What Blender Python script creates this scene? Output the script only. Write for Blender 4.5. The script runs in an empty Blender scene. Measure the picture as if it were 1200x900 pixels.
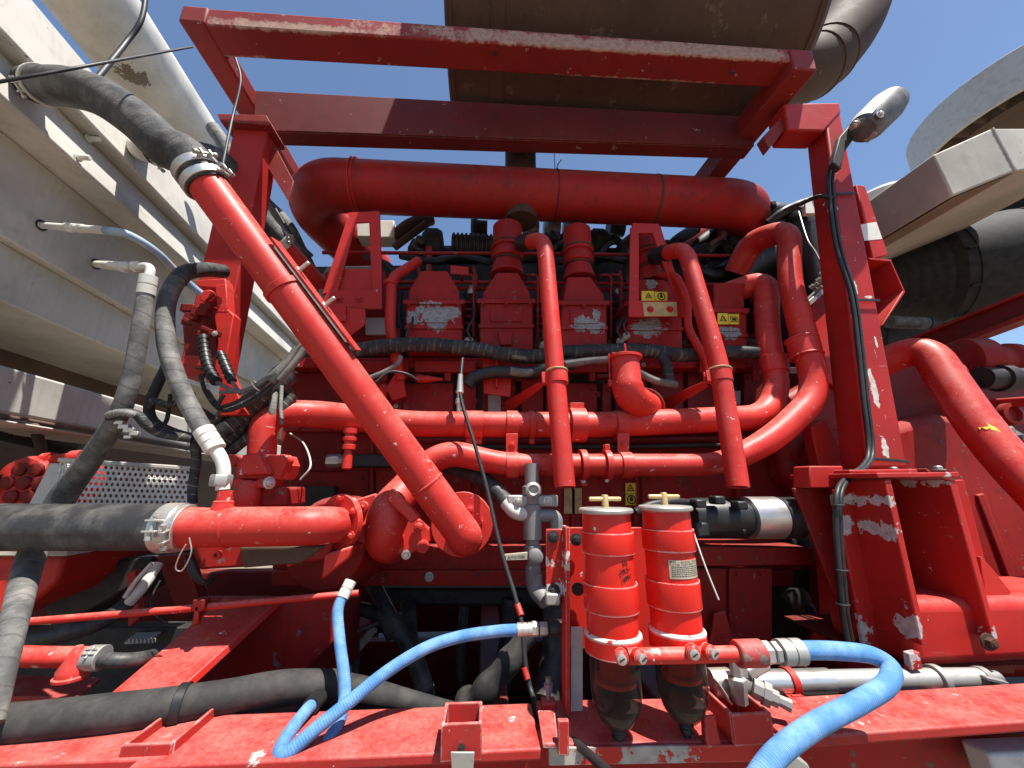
import bpy, bmesh, math, random
from mathutils import Vector, Matrix
random.seed(7)
scene = bpy.context.scene
col = scene.collection
RAD = math.radians

# ---------------------------------------------------------------- camera
FPX = 445.0                                   # focal length in pixels of a 1200 wide picture
PITCH, YAW = RAD(14.5), RAD(4.0)
EYE = Vector((0, 0, 1.6))
FWD = Vector((math.sin(YAW) * math.cos(PITCH), math.cos(YAW) * math.cos(PITCH), math.sin(PITCH)))
RGT = Vector((math.cos(YAW), -math.sin(YAW), 0))
UPV = RGT.cross(FWD)
cd = bpy.data.cameras.new('camera'); cam = bpy.data.objects.new('camera', cd); col.objects.link(cam)
cd.sensor_width = 36; cd.lens = 36 * FPX / 1200; cd.clip_start = .02; cd.clip_end = 5000
cam.matrix_world = Matrix(((RGT.x, UPV.x, -FWD.x, EYE.x), (RGT.y, UPV.y, -FWD.y, EYE.y), (RGT.z, UPV.z, -FWD.z, EYE.z), (0, 0, 0, 1)))
scene.camera = cam

# ---------------------------------------------------------------- light
SUN_EL, SUN_AZ = RAD(70), RAD(45)              # azimuth measured from -Y (behind the viewer) towards +X
sdir = Vector((math.sin(SUN_AZ) * math.cos(SUN_EL), -math.cos(SUN_AZ) * math.cos(SUN_EL), math.sin(SUN_EL)))
sl = bpy.data.lights.new('sun', 'SUN'); sl.energy = 5.0; sl.angle = RAD(.53); sl.color = (1, .955, .88)
so = bpy.data.objects.new('sun', sl); col.objects.link(so); so.location = (4, -4, 12)
so.rotation_euler = (-sdir).to_track_quat('-Z', 'Y').to_euler()
w = bpy.data.worlds.new('World'); scene.world = w; w.use_nodes = True
nt = w.node_tree; nt.nodes.clear()
sk = nt.nodes.new('ShaderNodeTexSky'); sk.sky_type = 'NISHITA'; sk.sun_disc = False
sk.sun_elevation = SUN_EL; sk.sun_rotation = math.atan2(sdir.x, sdir.y)
sk.altitude = 300; sk.air_density = 1.0; sk.dust_density = .6; sk.ozone_density = 3.0
bg = nt.nodes.new('ShaderNodeBackground'); bg.inputs[1].default_value = .09
wo = nt.nodes.new('ShaderNodeOutputWorld')
nt.links.new(sk.outputs[0], bg.inputs[0]); nt.links.new(bg.outputs[0], wo.inputs[0])
vs = scene.view_settings
vs.view_transform = 'Standard'; vs.look = 'None'; vs.exposure = .98; vs.gamma = 1
scene.cycles.max_bounces = 8; scene.cycles.transparent_max_bounces = 12; scene.cycles.caustics_reflective = False; scene.cycles.caustics_refractive = False

# ---------------------------------------------------------------- pixel rays -> places in the world
def ray(px, py):
    return RGT * ((px - 600) / FPX) + UPV * ((450 - py) / FPX) + FWD
def P(px, py, Y):
    d = ray(px, py); return EYE + d * (Y / d.y)
def PX(px, py, X):
    d = ray(px, py); return EYE + d * (X / d.x)
def PZ(px, py, z):
    d = ray(px, py); return EYE + d * ((z - EYE.z) / d.z)
def pt(q):
    return q.copy() if isinstance(q, Vector) else P(*q)
def depth(p): return (p - EYE).dot(FWD)
def proj(p):
    d = p - EYE; z = d.dot(FWD); return Vector((600 + FPX * d.dot(RGT) / z, 450 - FPX * d.dot(UPV) / z))
def RW(wpx, q, T=None):
    """real radius of a round bar that looks wpx wide where it stands (T: the way it runs)"""
    p = pt(q)
    if T is None: return wpx * .5 * depth(p) / FPX
    T = T.normalized(); v = (p - EYE).normalized(); n = T.cross(v)
    if n.length < .2: return wpx * .5 * depth(p) / FPX
    n.normalize(); e = .002; a = proj(p + n * e) - proj(p - n * e); t = (proj(p + T * e) - proj(p - T * e)).normalized()
    return wpx * .5 / (abs(t.x * a.y - t.y * a.x) / (2 * e))

# ---------------------------------------------------------------- meshes
class MB:
    def __init__(s): s.v = []; s.f = []; s.uv = []
    def add(s, vs, fs, uvs=None):
        b = len(s.v); s.v += [Vector(v) for v in vs]
        s.f += [tuple(i + b for i in f) for f in fs]
        s.uv += uvs if uvs else [None] * len(fs)
        return s
    def slab(s, pts, off):
        n = len(pts); a = [pt(p) for p in pts]; b = [p + off for p in a]
        fs = [tuple(range(n)), tuple(range(2 * n - 1, n - 1, -1))] + [(i, (i + 1) % n, (i + 1) % n + n, i + n) for i in range(n)]
        return s.add(a + b, fs)
    def box(s, c, sx, sy, sz, ax=None):
        X, Y, Z = ax or (Vector((1, 0, 0)), Vector((0, 1, 0)), Vector((0, 0, 1)))
        v = [c + X * (i * sx / 2) + Y * (j * sy / 2) + Z * (k * sz / 2) for i in (-1, 1) for j in (-1, 1) for k in (-1, 1)]
        return s.add(v, [(0, 1, 3, 2), (4, 6, 7, 5), (0, 4, 5, 1), (2, 3, 7, 6), (0, 2, 6, 4), (1, 5, 7, 3)])
    def bar(s, a, b, wd, h, up=Vector((0, 0, 1))):
        a, b = pt(a), pt(b); d = (b - a); L = d.length; d.normalize()
        sx = d.cross(up).normalized(); u = sx.cross(d)
        return s.box((a + b) / 2, L, wd, h, (d, sx, u))
    def tube(s, path, r, seg=18, caps=True, closed=False):
        n = len(path); rr = r if isinstance(r, (list, tuple)) else [r] * n
        T = []
        for i in range(n):
            a = path[max(i - 1, 0)]; b = path[min(i + 1, n - 1)]
            if closed: a = path[(i - 1) % n]; b = path[(i + 1) % n]
            T.append((b - a).normalized())
        ref = Vector((0, 0, 1)) if abs(T[0].z) < .9 else Vector((1, 0, 0))
        N = (ref - T[0] * ref.dot(T[0])).normalized()
        vs = []; ln = [0]
        for i in range(n):
            N = (N - T[i] * N.dot(T[i])).normalized(); B = T[i].cross(N)
            vs += [path[i] + (N * math.cos(2 * math.pi * k / seg) + B * math.sin(2 * math.pi * k / seg)) * rr[i] for k in range(seg)]
            if i: ln.append(ln[-1] + (path[i] - path[i - 1]).length)
        fs = []; uv = []
        for i in range(n if closed else n - 1):
            j = (i + 1) % n; l1 = ln[j] if j else ln[-1] + (path[0] - path[-1]).length
            for k in range(seg):
                k2 = (k + 1) % seg
                fs.append((i * seg + k, j * seg + k, j * seg + k2, i * seg + k2))
                uv.append(((k / seg, ln[i]), (k / seg, l1), ((k + 1) / seg, l1), ((k + 1) / seg, ln[i])))
        if caps and not closed:
            fs.append(tuple(range(seg))); fs.append(tuple(range(n * seg - 1, (n - 1) * seg - 1, -1))); uv += [None, None]
        return s.add(vs, fs, uv)
    def lathe(s, o, axis, prof, seg=28, arc=None, caps=True):
        """prof: (distance along the axis, radius)"""
        o = pt(o); ax = axis.normalized(); ref = Vector((0, 0, 1)) if abs(ax.z) < .9 else Vector((0, 1, 0))
        N = (ref - ax * ref.dot(ax)).normalized(); B = ax.cross(N)
        vs = []
        for d, r in prof:
            r = max(r, 1e-4)
            vs += [o + ax * d + (N * math.cos(2 * math.pi * k / seg) + B * math.sin(2 * math.pi * k / seg)) * r for k in range(seg)]
        fs = []; uv = []
        for i in range(len(prof) - 1):
            for k in range(seg):
                k2 = (k + 1) % seg
                fs.append((i * seg + k, (i + 1) * seg + k, (i + 1) * seg + k2, i * seg + k2))
                uv.append(((k / seg, prof[i][0]), (k / seg, prof[i + 1][0]), ((k + 1) / seg, prof[i + 1][0]), ((k + 1) / seg, prof[i][0])))
        if caps:
            fs.append(tuple(range(seg))); fs.append(tuple(range(len(prof) * seg - 1, (len(prof) - 1) * seg - 1, -1))); uv += [None, None]
        return s.add(vs, fs, uv)

WL = {}
def world_of(o): return WL.get(o.name, Vector((0, 0, 0)))
def finish(me, angle=32):
    for p in me.polygons: p.use_smooth = True
    me.set_sharp_from_angle(angle=RAD(angle))
def build(name, mb, mat, parent=None, bevel=0, seg=2, label=None, kind=None, angle=32):
    me = bpy.data.meshes.new(name)
    if parent is not None: o0 = world_of(parent)
    else:
        o0 = sum(mb.v, Vector()) / len(mb.v); o0 = Vector((o0.x, o0.y, min(v.z for v in mb.v)))
    me.from_pydata([v - o0 for v in mb.v], [], mb.f)
    if any(mb.uv):
        ul = me.uv_layers.new(name='UVMap')
        for p, uv in zip(me.polygons, mb.uv):
            if uv:
                for li, c in zip(p.loop_indices, uv): ul.data[li].uv = c
    bm = bmesh.new(); bm.from_mesh(me); bmesh.ops.recalc_face_normals(bm, faces=bm.faces); bm.to_mesh(me); bm.free()
    me.materials.append(mat); finish(me, angle)
    o = bpy.data.objects.new(name, me); col.objects.link(o)
    if parent is not None: o.parent = parent; WL[o.name] = o0.copy()
    else: o.location = o0; WL[o.name] = o0.copy()
    if bevel:
        m = o.modifiers.new('bevel', 'BEVEL'); m.width = bevel; m.segments = seg; m.limit_method = 'ANGLE'; m.angle_limit = RAD(40); m.harden_normals = False
    if label: o['label'] = label
    if kind: o['kind'] = kind
    return o
def thing(name, label, cat, loc, group=None):
    o = bpy.data.objects.new(name, None); col.objects.link(o); o.empty_display_size = .05
    l = pt(loc); o.location = l; WL[o.name] = l
    o['label'] = label; o['category'] = cat
    if group: o['group'] = group
    return o
def tag(o, label, cat, group=None):
    o['label'] = label; o['category'] = cat
    if group: o['group'] = group
    return o

def spline(pts, n=10):
    p = [pt(q) for q in pts]
    if len(p) == 2: return [p[0].lerp(p[1], i / n) for i in range(n + 1)]
    q = [p[0] * 2 - p[1]] + p + [p[-1] * 2 - p[-2]]; out = []
    for i in range(1, len(q) - 2):
        a, b, c, d = q[i - 1], q[i], q[i + 1], q[i + 2]
        for k in range(n):
            t = k / n
            out.append(.5 * ((2 * b) + (c - a) * t + (2 * a - 5 * b + 4 * c - d) * t * t + (3 * b - a - 3 * c + d) * t ** 3))
    out.append(p[-1]); return out
def fillet(pts, rad, n=9):
    p = [pt(q) for q in pts]; out = [p[0]]
    for i in range(1, len(p) - 1):
        a, b, c = p[i - 1], p[i], p[i + 1]
        d1 = (a - b); d2 = (c - b); t = min(rad, d1.length * .48, d2.length * .48)
        s0 = b + d1.normalized() * t; s1 = b + d2.normalized() * t
        for k in range(n + 1):
            u = k / n; out.append(s0 * (1 - u) ** 2 + b * (2 * u * (1 - u)) + s1 * u * u)
    out.append(p[-1]); return out
def wvar(pts, w, path):
    """radius along the path from pixel widths at the control points"""
    p = [pt(q) for q in pts]
    def tan(q):
        i = min(range(len(path)), key=lambda i: (path[i] - q).length); return path[min(i + 1, len(path) - 1)] - path[max(i - 1, 0)]
    if not isinstance(w, (list, tuple)): return RW(w, p[len(p) // 2], tan(p[len(p) // 2]))
    L = [0]
    for a, b in zip(path, path[1:]): L.append(L[-1] + (b - a).length)
    ctrl = []; j = 0
    for q in p:
        j = min(range(len(path)), key=lambda i: (path[i] - q).length); ctrl.append(L[j])
    rr = [RW(x, q, tan(q)) for x, q in zip(w, p)]; out = []
    for l in L:
        r = rr[-1]
        for k in range(len(ctrl) - 1):
            if l <= ctrl[k + 1]:
                t = (l - ctrl[k]) / max(ctrl[k + 1] - ctrl[k], 1e-6); r = rr[k] * (1 - t) + rr[k + 1] * t; break
        out.append(r)
    return out
def hose(name, pts, wpx, mat, parent=None, seg=18, n=10, label=None, kind=None):
    path = spline(pts, n); return build(name, MB().tube(path, wvar(pts, wpx, path), seg), mat, parent, label=label, kind=kind)
def pipe(name, pts, wpx, mat, parent=None, rad=.12, seg=24, label=None):
    path = fillet(pts, rad); return build(name, MB().tube(path, wvar(pts, wpx, path), seg), mat, parent, label=label)
def plate(name, pts, th, mat, parent=None, bevel=.003, Y=None, off=None, label=None):
    q = [(p[0], p[1], Y) if not isinstance(p, Vector) and len(p) == 2 else p for p in pts]
    return build(name, MB().slab(q, off if off is not None else Vector((0, th, 0))), mat, parent, bevel, label=label)
def rect(name, x0, y0, x1, y1, Y, th, mat, parent=None, bevel=.003, label=None):
    return plate(name, [(x0, y0), (x1, y0), (x1, y1), (x0, y1)], th, mat, parent, bevel, Y=Y, label=label)
def ringpath(c, axis, r, n=28):
    ax = axis.normalized(); ref = Vector((0, 0, 1)) if abs(ax.z) < .9 else Vector((0, 1, 0))
    N = (ref - ax * ref.dot(ax)).normalized(); B = ax.cross(N)
    return [c + (N * math.cos(2 * math.pi * k / n) + B * math.sin(2 * math.pi * k / n)) * r for k in range(n)]
def hoop(name, c, axis, r, wire, mat, parent):
    return build(name, MB().tube(ringpath(pt(c), axis, r), wire, 8, closed=True), mat, parent)
def band(name, c, axis, r, width, mat, parent, th=.004, lug=None):
    c = pt(c); m = MB().lathe(c - axis.normalized() * width / 2, axis, [(0, r - .002), (0, r + th), (width, r + th), (width, r - .002)], 28)
    if lug is not None:
        l = lug.normalized(); ax = axis.normalized()
        t = ax.cross(l)
        m.box(c + l * (r + .012), width * .9, .012, .026, (ax, t, l)); m.box(c + l * (r + .012) + t * .02, width * .9, .012, .026, (ax, t, l))
    return build(name, m, mat, parent, .0015)
_bolt = {}
def bolt(parent, pos, nrm, r, mat, name='bolt'):
    """hex head on a washer; every bolt is an object, the mesh is shared"""
    if mat.name not in _bolt:
        m = MB().lathe(Vector((0, 0, 0)), Vector((0, 0, 1)), [(0, 1.5), (.28, 1.5), (.3, 1.4)], 16)
        m.lathe(Vector((0, 0, .25)), Vector((0, 0, 1)), [(0, 1), (.75, 1), (.9, .84)], 6)
        m.lathe(Vector((0, 0, .9)), Vector((0, 0, 1)), [(0, .5), (.35, .5), (.4, .42)], 10)
        me = bpy.data.meshes.new('bolt'); me.from_pydata([tuple(v) for v in m.v], [], m.f); me.materials.append(mat); finish(me)
        _bolt[mat.name] = me
    o = bpy.data.objects.new(name, _bolt[mat.name]); col.objects.link(o); o.parent = parent
    o.location = pt(pos) - world_of(parent); o.rotation_mode = 'QUATERNION'
    o.rotation_quaternion = nrm.to_track_quat('Z', 'Y') @ Vector((0, 0, 1)).rotation_difference(Vector((0, 0, 1)))
    o.scale = (r, r, r); return o
FRONT = Vector((0, -1, 0)); UP = Vector((0, 0, 1)); XA = Vector((1, 0, 0)); YA = Vector((0, 1, 0))
def letters(name, text, size, c, ex, ey, mat, parent, ext=.0004):
    """flat print: text laid at c along ex (baseline) and ey (up)"""
    cu = bpy.data.curves.new('letters', 'FONT'); cu.body = text; cu.size = size; cu.extrude = ext; cu.align_x = 'CENTER'; cu.align_y = 'CENTER'; cu.resolution_u = 2
    ob = bpy.data.objects.new('letters', cu); col.objects.link(ob)
    dg = bpy.context.evaluated_depsgraph_get(); me = bpy.data.meshes.new_from_object(ob.evaluated_get(dg))
    bpy.data.objects.remove(ob); me.materials.clear(); me.materials.append(mat); me.name = name
    o = bpy.data.objects.new(name, me); col.objects.link(o); o.parent = parent
    ez = ex.cross(ey).normalized(); ex = ex.normalized(); ey = ez.cross(ex)
    M = Matrix(((ex.x, ey.x, ez.x), (ex.y, ey.y, ez.y), (ex.z, ey.z, ez.z)))
    o.location = pt(c) - world_of(parent); o.rotation_mode = 'QUATERNION'; o.rotation_quaternion = M.to_quaternion(); return o
# ---------------------------------------------------------------- materials
class NT:
    def __init__(s, name):
        s.m = bpy.data.materials.new(name); s.m.use_nodes = True; s.t = s.m.node_tree; s.t.nodes.clear()
        s.out = s.n('ShaderNodeOutputMaterial'); s.b = s.n('ShaderNodeBsdfPrincipled'); s.l(s.b.outputs[0], s.out.inputs[0])
        s.geo = s.n('ShaderNodeNewGeometry'); s.pos = s.geo.outputs['Position']
    def n(s, t): return s.t.nodes.new(t)
    def l(s, a, b): s.t.links.new(a, b)
    def set(s, sock, v):
        if hasattr(v, 'is_linked'): s.l(v, sock)
        else: sock.default_value = v
    def math(s, op, a, b=0.0, c=None):
        x = s.n('ShaderNodeMath'); x.operation = op; s.set(x.inputs[0], a); s.set(x.inputs[1], b)
        if c is not None: s.set(x.inputs[2], c)
        return x.outputs[0]
    def vmath(s, op, a, b):
        x = s.n('ShaderNodeVectorMath'); x.operation = op; s.set(x.inputs[0], a); s.set(x.inputs[1], b); return x
    def noise(s, scale, detail=4, rough=.55, vec=None, off=0):
        x = s.n('ShaderNodeTexNoise'); x.inputs['Scale'].default_value = scale; x.inputs['Detail'].default_value = detail; x.inputs['Roughness'].default_value = rough
        v = vec if vec is not None else s.pos
        if off: v = s.vmath('ADD', v, (off, off * 1.7, off * .6)).outputs[0]
        s.l(v, x.inputs['Vector']); return x.outputs[0]
    def ramp(s, f, lo, hi):
        x = s.n('ShaderNodeMapRange'); x.interpolation_type = 'SMOOTHSTEP'; s.set(x.inputs[0], f); x.inputs[1].default_value = lo; x.inputs[2].default_value = hi; return x.outputs[0]
    def mix(s, f, a, b):
        x = s.n('ShaderNodeMix'); x.data_type = 'RGBA'; s.set(x.inputs[0], f)
        for k, v in ((6, a), (7, b)):
            s.set(x.inputs[k], v if hasattr(v, 'is_linked') else (*v, 1) if len(v) == 3 else v)
        return x.outputs[2]
    def bump(s, h, strength=.3, dist=.005):
        x = s.n('ShaderNodeBump'); x.inputs['Strength'].default_value = strength; x.inputs['Distance'].default_value = dist; s.l(h, x.inputs['Height']); return x
    def fin(s, color, rough, metal=0.0, normal=None, spec=.5):
        s.set(s.b.inputs['Base Color'], color if hasattr(color, 'is_linked') else (*color, 1)); s.set(s.b.inputs['Roughness'], rough); s.set(s.b.inputs['Metallic'], metal)
        s.b.inputs['Specular IOR Level'].default_value = spec
        if normal is not None: s.l(normal, s.b.inputs['Normal'])
        return s.m
def c3(r, g, b): return (r, g, b)

def paint(name, base, chip=0.0, chipcol=(.62, .58, .52), dust=.2, rough=.48, edge=0.0, spots=(), streak=0.0, grime=.35, chipscale=16, dustcol=(.50, .34, .29), edgecol=None, spotcol=None, rust=0.0, spec=.28, soft=0.0, scratch=0.0):
    """weathered gloss paint: tone drift, dust film, grime, primer showing through in chips and along rubbed edges"""
    t = NT(name)
    big = t.noise(2.2, 5); mid = t.noise(13, 6, .6, off=3); fine = t.noise(95, 4, .6, off=7)
    c = t.mix(t.ramp(big, .32, .7), tuple(x * .80 for x in base), tuple(min(1, x * 1.12) for x in base))
    c = t.mix(t.math('MULTIPLY', t.ramp(mid, .52, .78), .45 * grime * 2), c, tuple(x * .35 + .006 for x in base))
    if streak:
        sc = t.vmath('MULTIPLY', t.pos, (38, 38, 1.6)).outputs[0]
        sn = t.noise(1, 5, .6, vec=sc)
        c = t.mix(t.math('MULTIPLY', t.ramp(sn, .5, .75), streak), c, tuple(x * .30 + .01 for x in base))
    if dust:
        nz = t.n('ShaderNodeSeparateXYZ'); t.l(t.geo.outputs['Normal'], nz.inputs[0])
        up = t.ramp(nz.outputs[2], -.1, .95)
        dn = t.math('MULTIPLY', t.math('ADD', t.math('MULTIPLY', up, .94), .06), t.ramp(t.math('ADD', t.math('MULTIPLY', mid, .6), t.math('MULTIPLY', fine, .4)), .30, .72))
        c = t.mix(t.math('MULTIPLY', dn, dust), c, dustcol)
    rg = t.math('ADD', t.math('MULTIPLY', mid, .25), rough - .12)
    if scratch:
        gate = t.ramp(t.noise(6, 4, .6, off=31), .48, .62)
        for vec in ((9, 9, 110), (75, 14, 30), (28, 28, 28)):
            sn = t.noise(1, 4, .62, vec=t.vmath('MULTIPLY', t.pos, vec).outputs[0], off=vec[0])
            c = t.mix(t.math('MULTIPLY', t.math('MULTIPLY', t.ramp(sn, .66, .74), gate), scratch), c, dustcol)
    mask = None
    cn = t.noise(chipscale, 9, .68, off=11)
    if chip:
        mask = t.ramp(cn, .70 - chip, .70 - chip + .012)
    if edge:
        bv = t.n('ShaderNodeBevel'); bv.samples = 4; bv.inputs[0].default_value = .007
        dp = t.vmath('DOT_PRODUCT', bv.outputs[0], t.geo.outputs['Normal']).outputs['Value']
        e = t.math('ADD', t.math('SUBTRACT', 1.0, dp), t.math('MULTIPLY', t.math('SUBTRACT', t.noise(24, 7, .7, off=5), .62), .9))
        em = t.math('MULTIPLY', t.ramp(e, .06, .12), t.ramp(dp, 1.0, .985)); em = t.math('MULTIPLY', em, edge)
        if edgecol: c = t.mix(em, c, edgecol)
        else: mask = em if mask is None else t.math('MAXIMUM', mask, em)
    if rust:
        rn = t.noise(7, 8, .7, off=21); c = t.mix(t.math('MULTIPLY', t.ramp(rn, .66 - rust, .74 - rust), .8), c, (.11, .055, .032))
    if spots:
        best = None; wob = t.math('ADD', t.math('MULTIPLY', t.math('SUBTRACT', t.noise(15, 3, .6, off=23), .5), 2.4), t.math('MULTIPLY', t.math('SUBTRACT', t.noise(48, 7, .68, off=17), .5), 2.2))
        for q, r in spots:
            p = pt(q); rv = r if isinstance(r, tuple) else (r, r, r)
            d = t.vmath('LENGTH', t.vmath('DIVIDE', t.vmath('SUBTRACT', t.pos, tuple(p)).outputs[0], rv).outputs[0], (0, 0, 0)).outputs['Value']
            best = d if best is None else t.math('MINIMUM', best, d)
        sm = t.ramp(t.math('ADD', best, wob), 1.0 + soft, .96 - soft)
        if spotcol: c = t.mix(sm, c, t.mix(t.ramp(fine, .35, .65), tuple(x * .6 for x in spotcol), spotcol)); rg = t.math('ADD', rg, 0)
        else: mask = sm if mask is None else t.math('MAXIMUM', mask, sm)
    nrm = t.bump(t.math('ADD', t.math('MULTIPLY', mid, .6), t.math('MULTIPLY', fine, .25)), .16, .004)
    if mask is not None:
        cc = t.mix(t.ramp(t.noise(40, 5, off=2), .35, .65), tuple(x * .72 for x in chipcol), chipcol)
        c = t.mix(mask, c, cc); rg = t.math('ADD', rg, t.math('MULTIPLY', mask, .3))
        b2 = t.bump(t.math('SUBTRACT', 1.0, mask), .5, .0012); t.l(nrm.outputs[0], b2.inputs['Normal']); nrm = b2
    return t.fin(c, rg, 0, nrm.outputs[0], spec)

def rubber(name, base, dusty=.35, pitch=0.035, amp=.5, rough=.62, dustcol=(.30, .28, .25), helix=1.0, thread=None, seam=.55):
    """hose cover wound with tape: helical laps from the tube's own length coordinate"""
    t = NT(name); uv = t.n('ShaderNodeUVMap'); s = t.n('ShaderNodeSeparateXYZ'); t.l(uv.outputs[0], s.inputs[0])
    wob = t.math('MULTIPLY', t.math('SUBTRACT', t.noise(9, 3), .5), .5)
    f = t.math('FRACT', t.math('ADD', t.math('ADD', t.math('DIVIDE', s.outputs[1], pitch), t.math('MULTIPLY', s.outputs[0], helix)), wob))
    lap = t.ramp(f, 0.0, .16); mid = t.noise(16, 6, .65, off=4); fine = t.noise(150, 3, off=9)
    c = t.mix(t.math('MULTIPLY', t.ramp(mid, .38, .72), dusty), base, dustcol)
    c = t.mix(t.math('MULTIPLY', t.math('SUBTRACT', 1.0, lap), seam), c, tuple(x * .4 for x in base))
    if thread: c = t.mix(t.math('MULTIPLY', t.ramp(t.math('ABSOLUTE', t.math('SUBTRACT', f, .5)), .05, .03), t.ramp(mid, .42, .66)), c, thread)
    sc = t.ramp(t.noise(34, 8, .75, off=13), .64, .70); c = t.mix(t.math('MULTIPLY', sc, dusty * .8), c, tuple(min(1, x * 1.5) for x in dustcol))
    b = t.bump(t.math('ADD', t.math('MULTIPLY', f, 1.0), t.math('MULTIPLY', fine, .25)), amp, .006)
    return t.fin(c, t.math('ADD', t.math('MULTIPLY', mid, .2), rough - .1), 0, b.outputs[0], .4)

def weave(name, base, pale, nu=34, nv=190):
    t = NT(name); uv = t.n('ShaderNodeUVMap'); s = t.n('ShaderNodeSeparateXYZ'); t.l(uv.outputs[0], s.inputs[0])
    a = t.math('SINE', t.math('ADD', t.math('MULTIPLY', s.outputs[0], nu * 6.283), t.math('MULTIPLY', s.outputs[1], nv * 3.1)))
    b = t.math('SINE', t.math('SUBTRACT', t.math('MULTIPLY', s.outputs[0], nu * 6.283), t.math('MULTIPLY', s.outputs[1], nv * 3.1)))
    h = t.math('MULTIPLY', a, b); mid = t.noise(17, 6, .65); st = t.ramp(t.noise(40, 7, .7, off=5), .62, .70)
    c = t.mix(t.ramp(mid, .35, .75), base, pale); c = t.mix(t.math('MULTIPLY', st, .55), c, (.20, .24, .28))
    c = t.mix(t.math('MULTIPLY', t.ramp(h, -1.0, .1), .0), c, base)
    return t.fin(c, .6, 0, t.bump(h, .35, .002).outputs[0], .35)

def metal(name, base, rough=.35, dirt=.4, dirtcol=(.16, .14, .12), met=.85):
    t = NT(name); mid = t.noise(22, 6, .65); fine = t.noise(160, 3, off=3)
    d = t.math('MULTIPLY', t.ramp(mid, .45, .72), dirt); c = t.mix(d, base, dirtcol)
    return t.fin(c, t.math('ADD', rough, t.math('MULTIPLY', mid, .25)), t.math('SUBTRACT', met, t.math('MULTIPLY', d, met * .8)), t.bump(t.math('ADD', mid, t.math('MULTIPLY', fine, .3)), .12, .003).outputs[0])

def plain(name, base, rough=.6, var=.25, met=0.0, spec=.4):
    t = NT(name); mid = t.noise(20, 6, .6); c = t.mix(t.ramp(mid, .3, .72), tuple(x * (1 - var) for x in base), tuple(min(1, x * (1 + var)) for x in base))
    return t.fin(c, rough, met, t.bump(mid, .15, .003).outputs[0], spec)

RED = (.47, .018, .013)
PRIMER = (.66, .62, .56)
M = {}
M['red'] = paint('red_enamel', RED, .02, dust=.26, scratch=.5, grime=.5)
M['red_pipe'] = paint('red_pipe_enamel', (.51, .022, .016), .05, dust=.46, scratch=.75, dustcol=(.60, .38, .31), rough=.45, chipscale=30, chipcol=(.72, .52, .47), grime=.18)  # pink dust on tops; it also paints in the pale sun highlights
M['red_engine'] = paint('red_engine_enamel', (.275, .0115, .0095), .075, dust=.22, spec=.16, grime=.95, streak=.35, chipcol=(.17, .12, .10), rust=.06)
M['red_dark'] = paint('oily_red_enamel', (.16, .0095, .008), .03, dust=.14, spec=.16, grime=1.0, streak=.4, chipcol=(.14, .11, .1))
M['red_frame'] = paint('sun_faded_frame_paint', (.21, .014, .011), .05, dust=.55, rough=.6, edge=.8, streak=.25, chipcol=(.46, .37, .28), dustcol=(.50, .30, .26), rust=.03, grime=.5)
M['red_deck'] = paint('foot_worn_deck_paint', (.36, .019, .016), .055, scratch=.6, dust=.36, rough=.55, edge=1.0, chipcol=PRIMER, grime=.6)
M['red_post'] = paint('chipped_post_paint', (.40, .0165, .013), .035, scratch=.6, dust=.16, edge=.35, chipcol=PRIMER,
    spots=[((1024, 455, 1.5), (.014, .05, .09)), ((1027, 402, 1.5), (.006, .05, .025)), ((1036, 520, 1.5), (.016, .05, .05)), ((1003, 338, 1.5), (.006, .05, .03)), ((1018, 348, 1.5), (.02, .05, .008)), ((979, 240, 1.5), (.009, .06, .05))])
M['red_streak'] = paint('streaked_manifold_paint', (.31, .0125, .0105), .05, spec=.2, dust=.34, streak=.6, grime=.8, chipcol=(.13, .05, .04), chipscale=22)
M['red_filter'] = paint('filter_housing_paint', (.62, .020, .012), .012, dust=.04, rough=.33, edge=.9, chipcol=(.78, .74, .68), grime=.15)
M['cream'] = paint('dusty_cream_paint', (.50, .475, .425), .035, dust=.35, rough=.65, edge=.25, chipcol=(.20, .17, .14), dustcol=(.44, .41, .36), grime=.35, streak=.2, chipscale=26)
M['cream_plain'] = paint('chalky_cream_paint', (.56, .55, .51), .02, dust=.2, rough=.6, chipcol=(.30, .26, .22), grime=.25, streak=.0)
M['wrap'] = rubber('black_wrapped_hose', (.024, .024, .025), .34, .030, 1.0, seam=.8)
M['bighose'] = rubber('black_rubber_hose', (.026, .026, .027), .25, .016, .25, .5)
M['greyhose'] = rubber('dusty_grey_hose_wrap', (.075, .075, .072), .6, .045, .5, .7, (.30, .28, .25))
M['loom'] = rubber('taped_wiring_loom', (.014, .014, .015), .16, .03, .9, .6, (.30, .28, .25), thread=(.27, .26, .20))
M['loomgrey'] = rubber('grey_conduit', (.13, .125, .115), .6, .012, .6, .65)
M['canvas'] = rubber('grimy_canvas_sleeve', (.022, .021, .021), .3, .9, .1, .8, (.13, .12, .105), 0)
M['blue'] = weave('blue_fabric_hose', (.065, .20, .45), (.19, .36, .60))
M['bluegrey'] = rubber('pale_blue_hose', (.22, .33, .46), .5, .3, .1, .6, (.45, .45, .42), 0)
M['black'] = plain('black_plastic', (.016, .016, .017), .45, .4)
M['dark'] = plain('greasy_steel_and_shade', (.026, .022, .021), .6, .4)  # greasy steel, also the colour put in for deep shade
M['wire'] = plain('black_wire_sheath', (.02, .02, .021), .5, .3)
M['steel'] = metal('bright_fitting_steel', (.62, .59, .54), .3, .45)
M['tube'] = metal('polished_tube_steel', (.66, .63, .58), .22, .25)
M['zinc'] = metal('dull_zinc', (.42, .41, .38), .45, .6, met=.7)
M['grey'] = metal('grey_cast_valve', (.26, .25, .24), .5, .5, met=.5)
M['whitefit'] = paint('white_painted_fitting', (.62, .60, .54), .03, dust=.2, chipcol=(.3, .25, .2), grime=.4)
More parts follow.
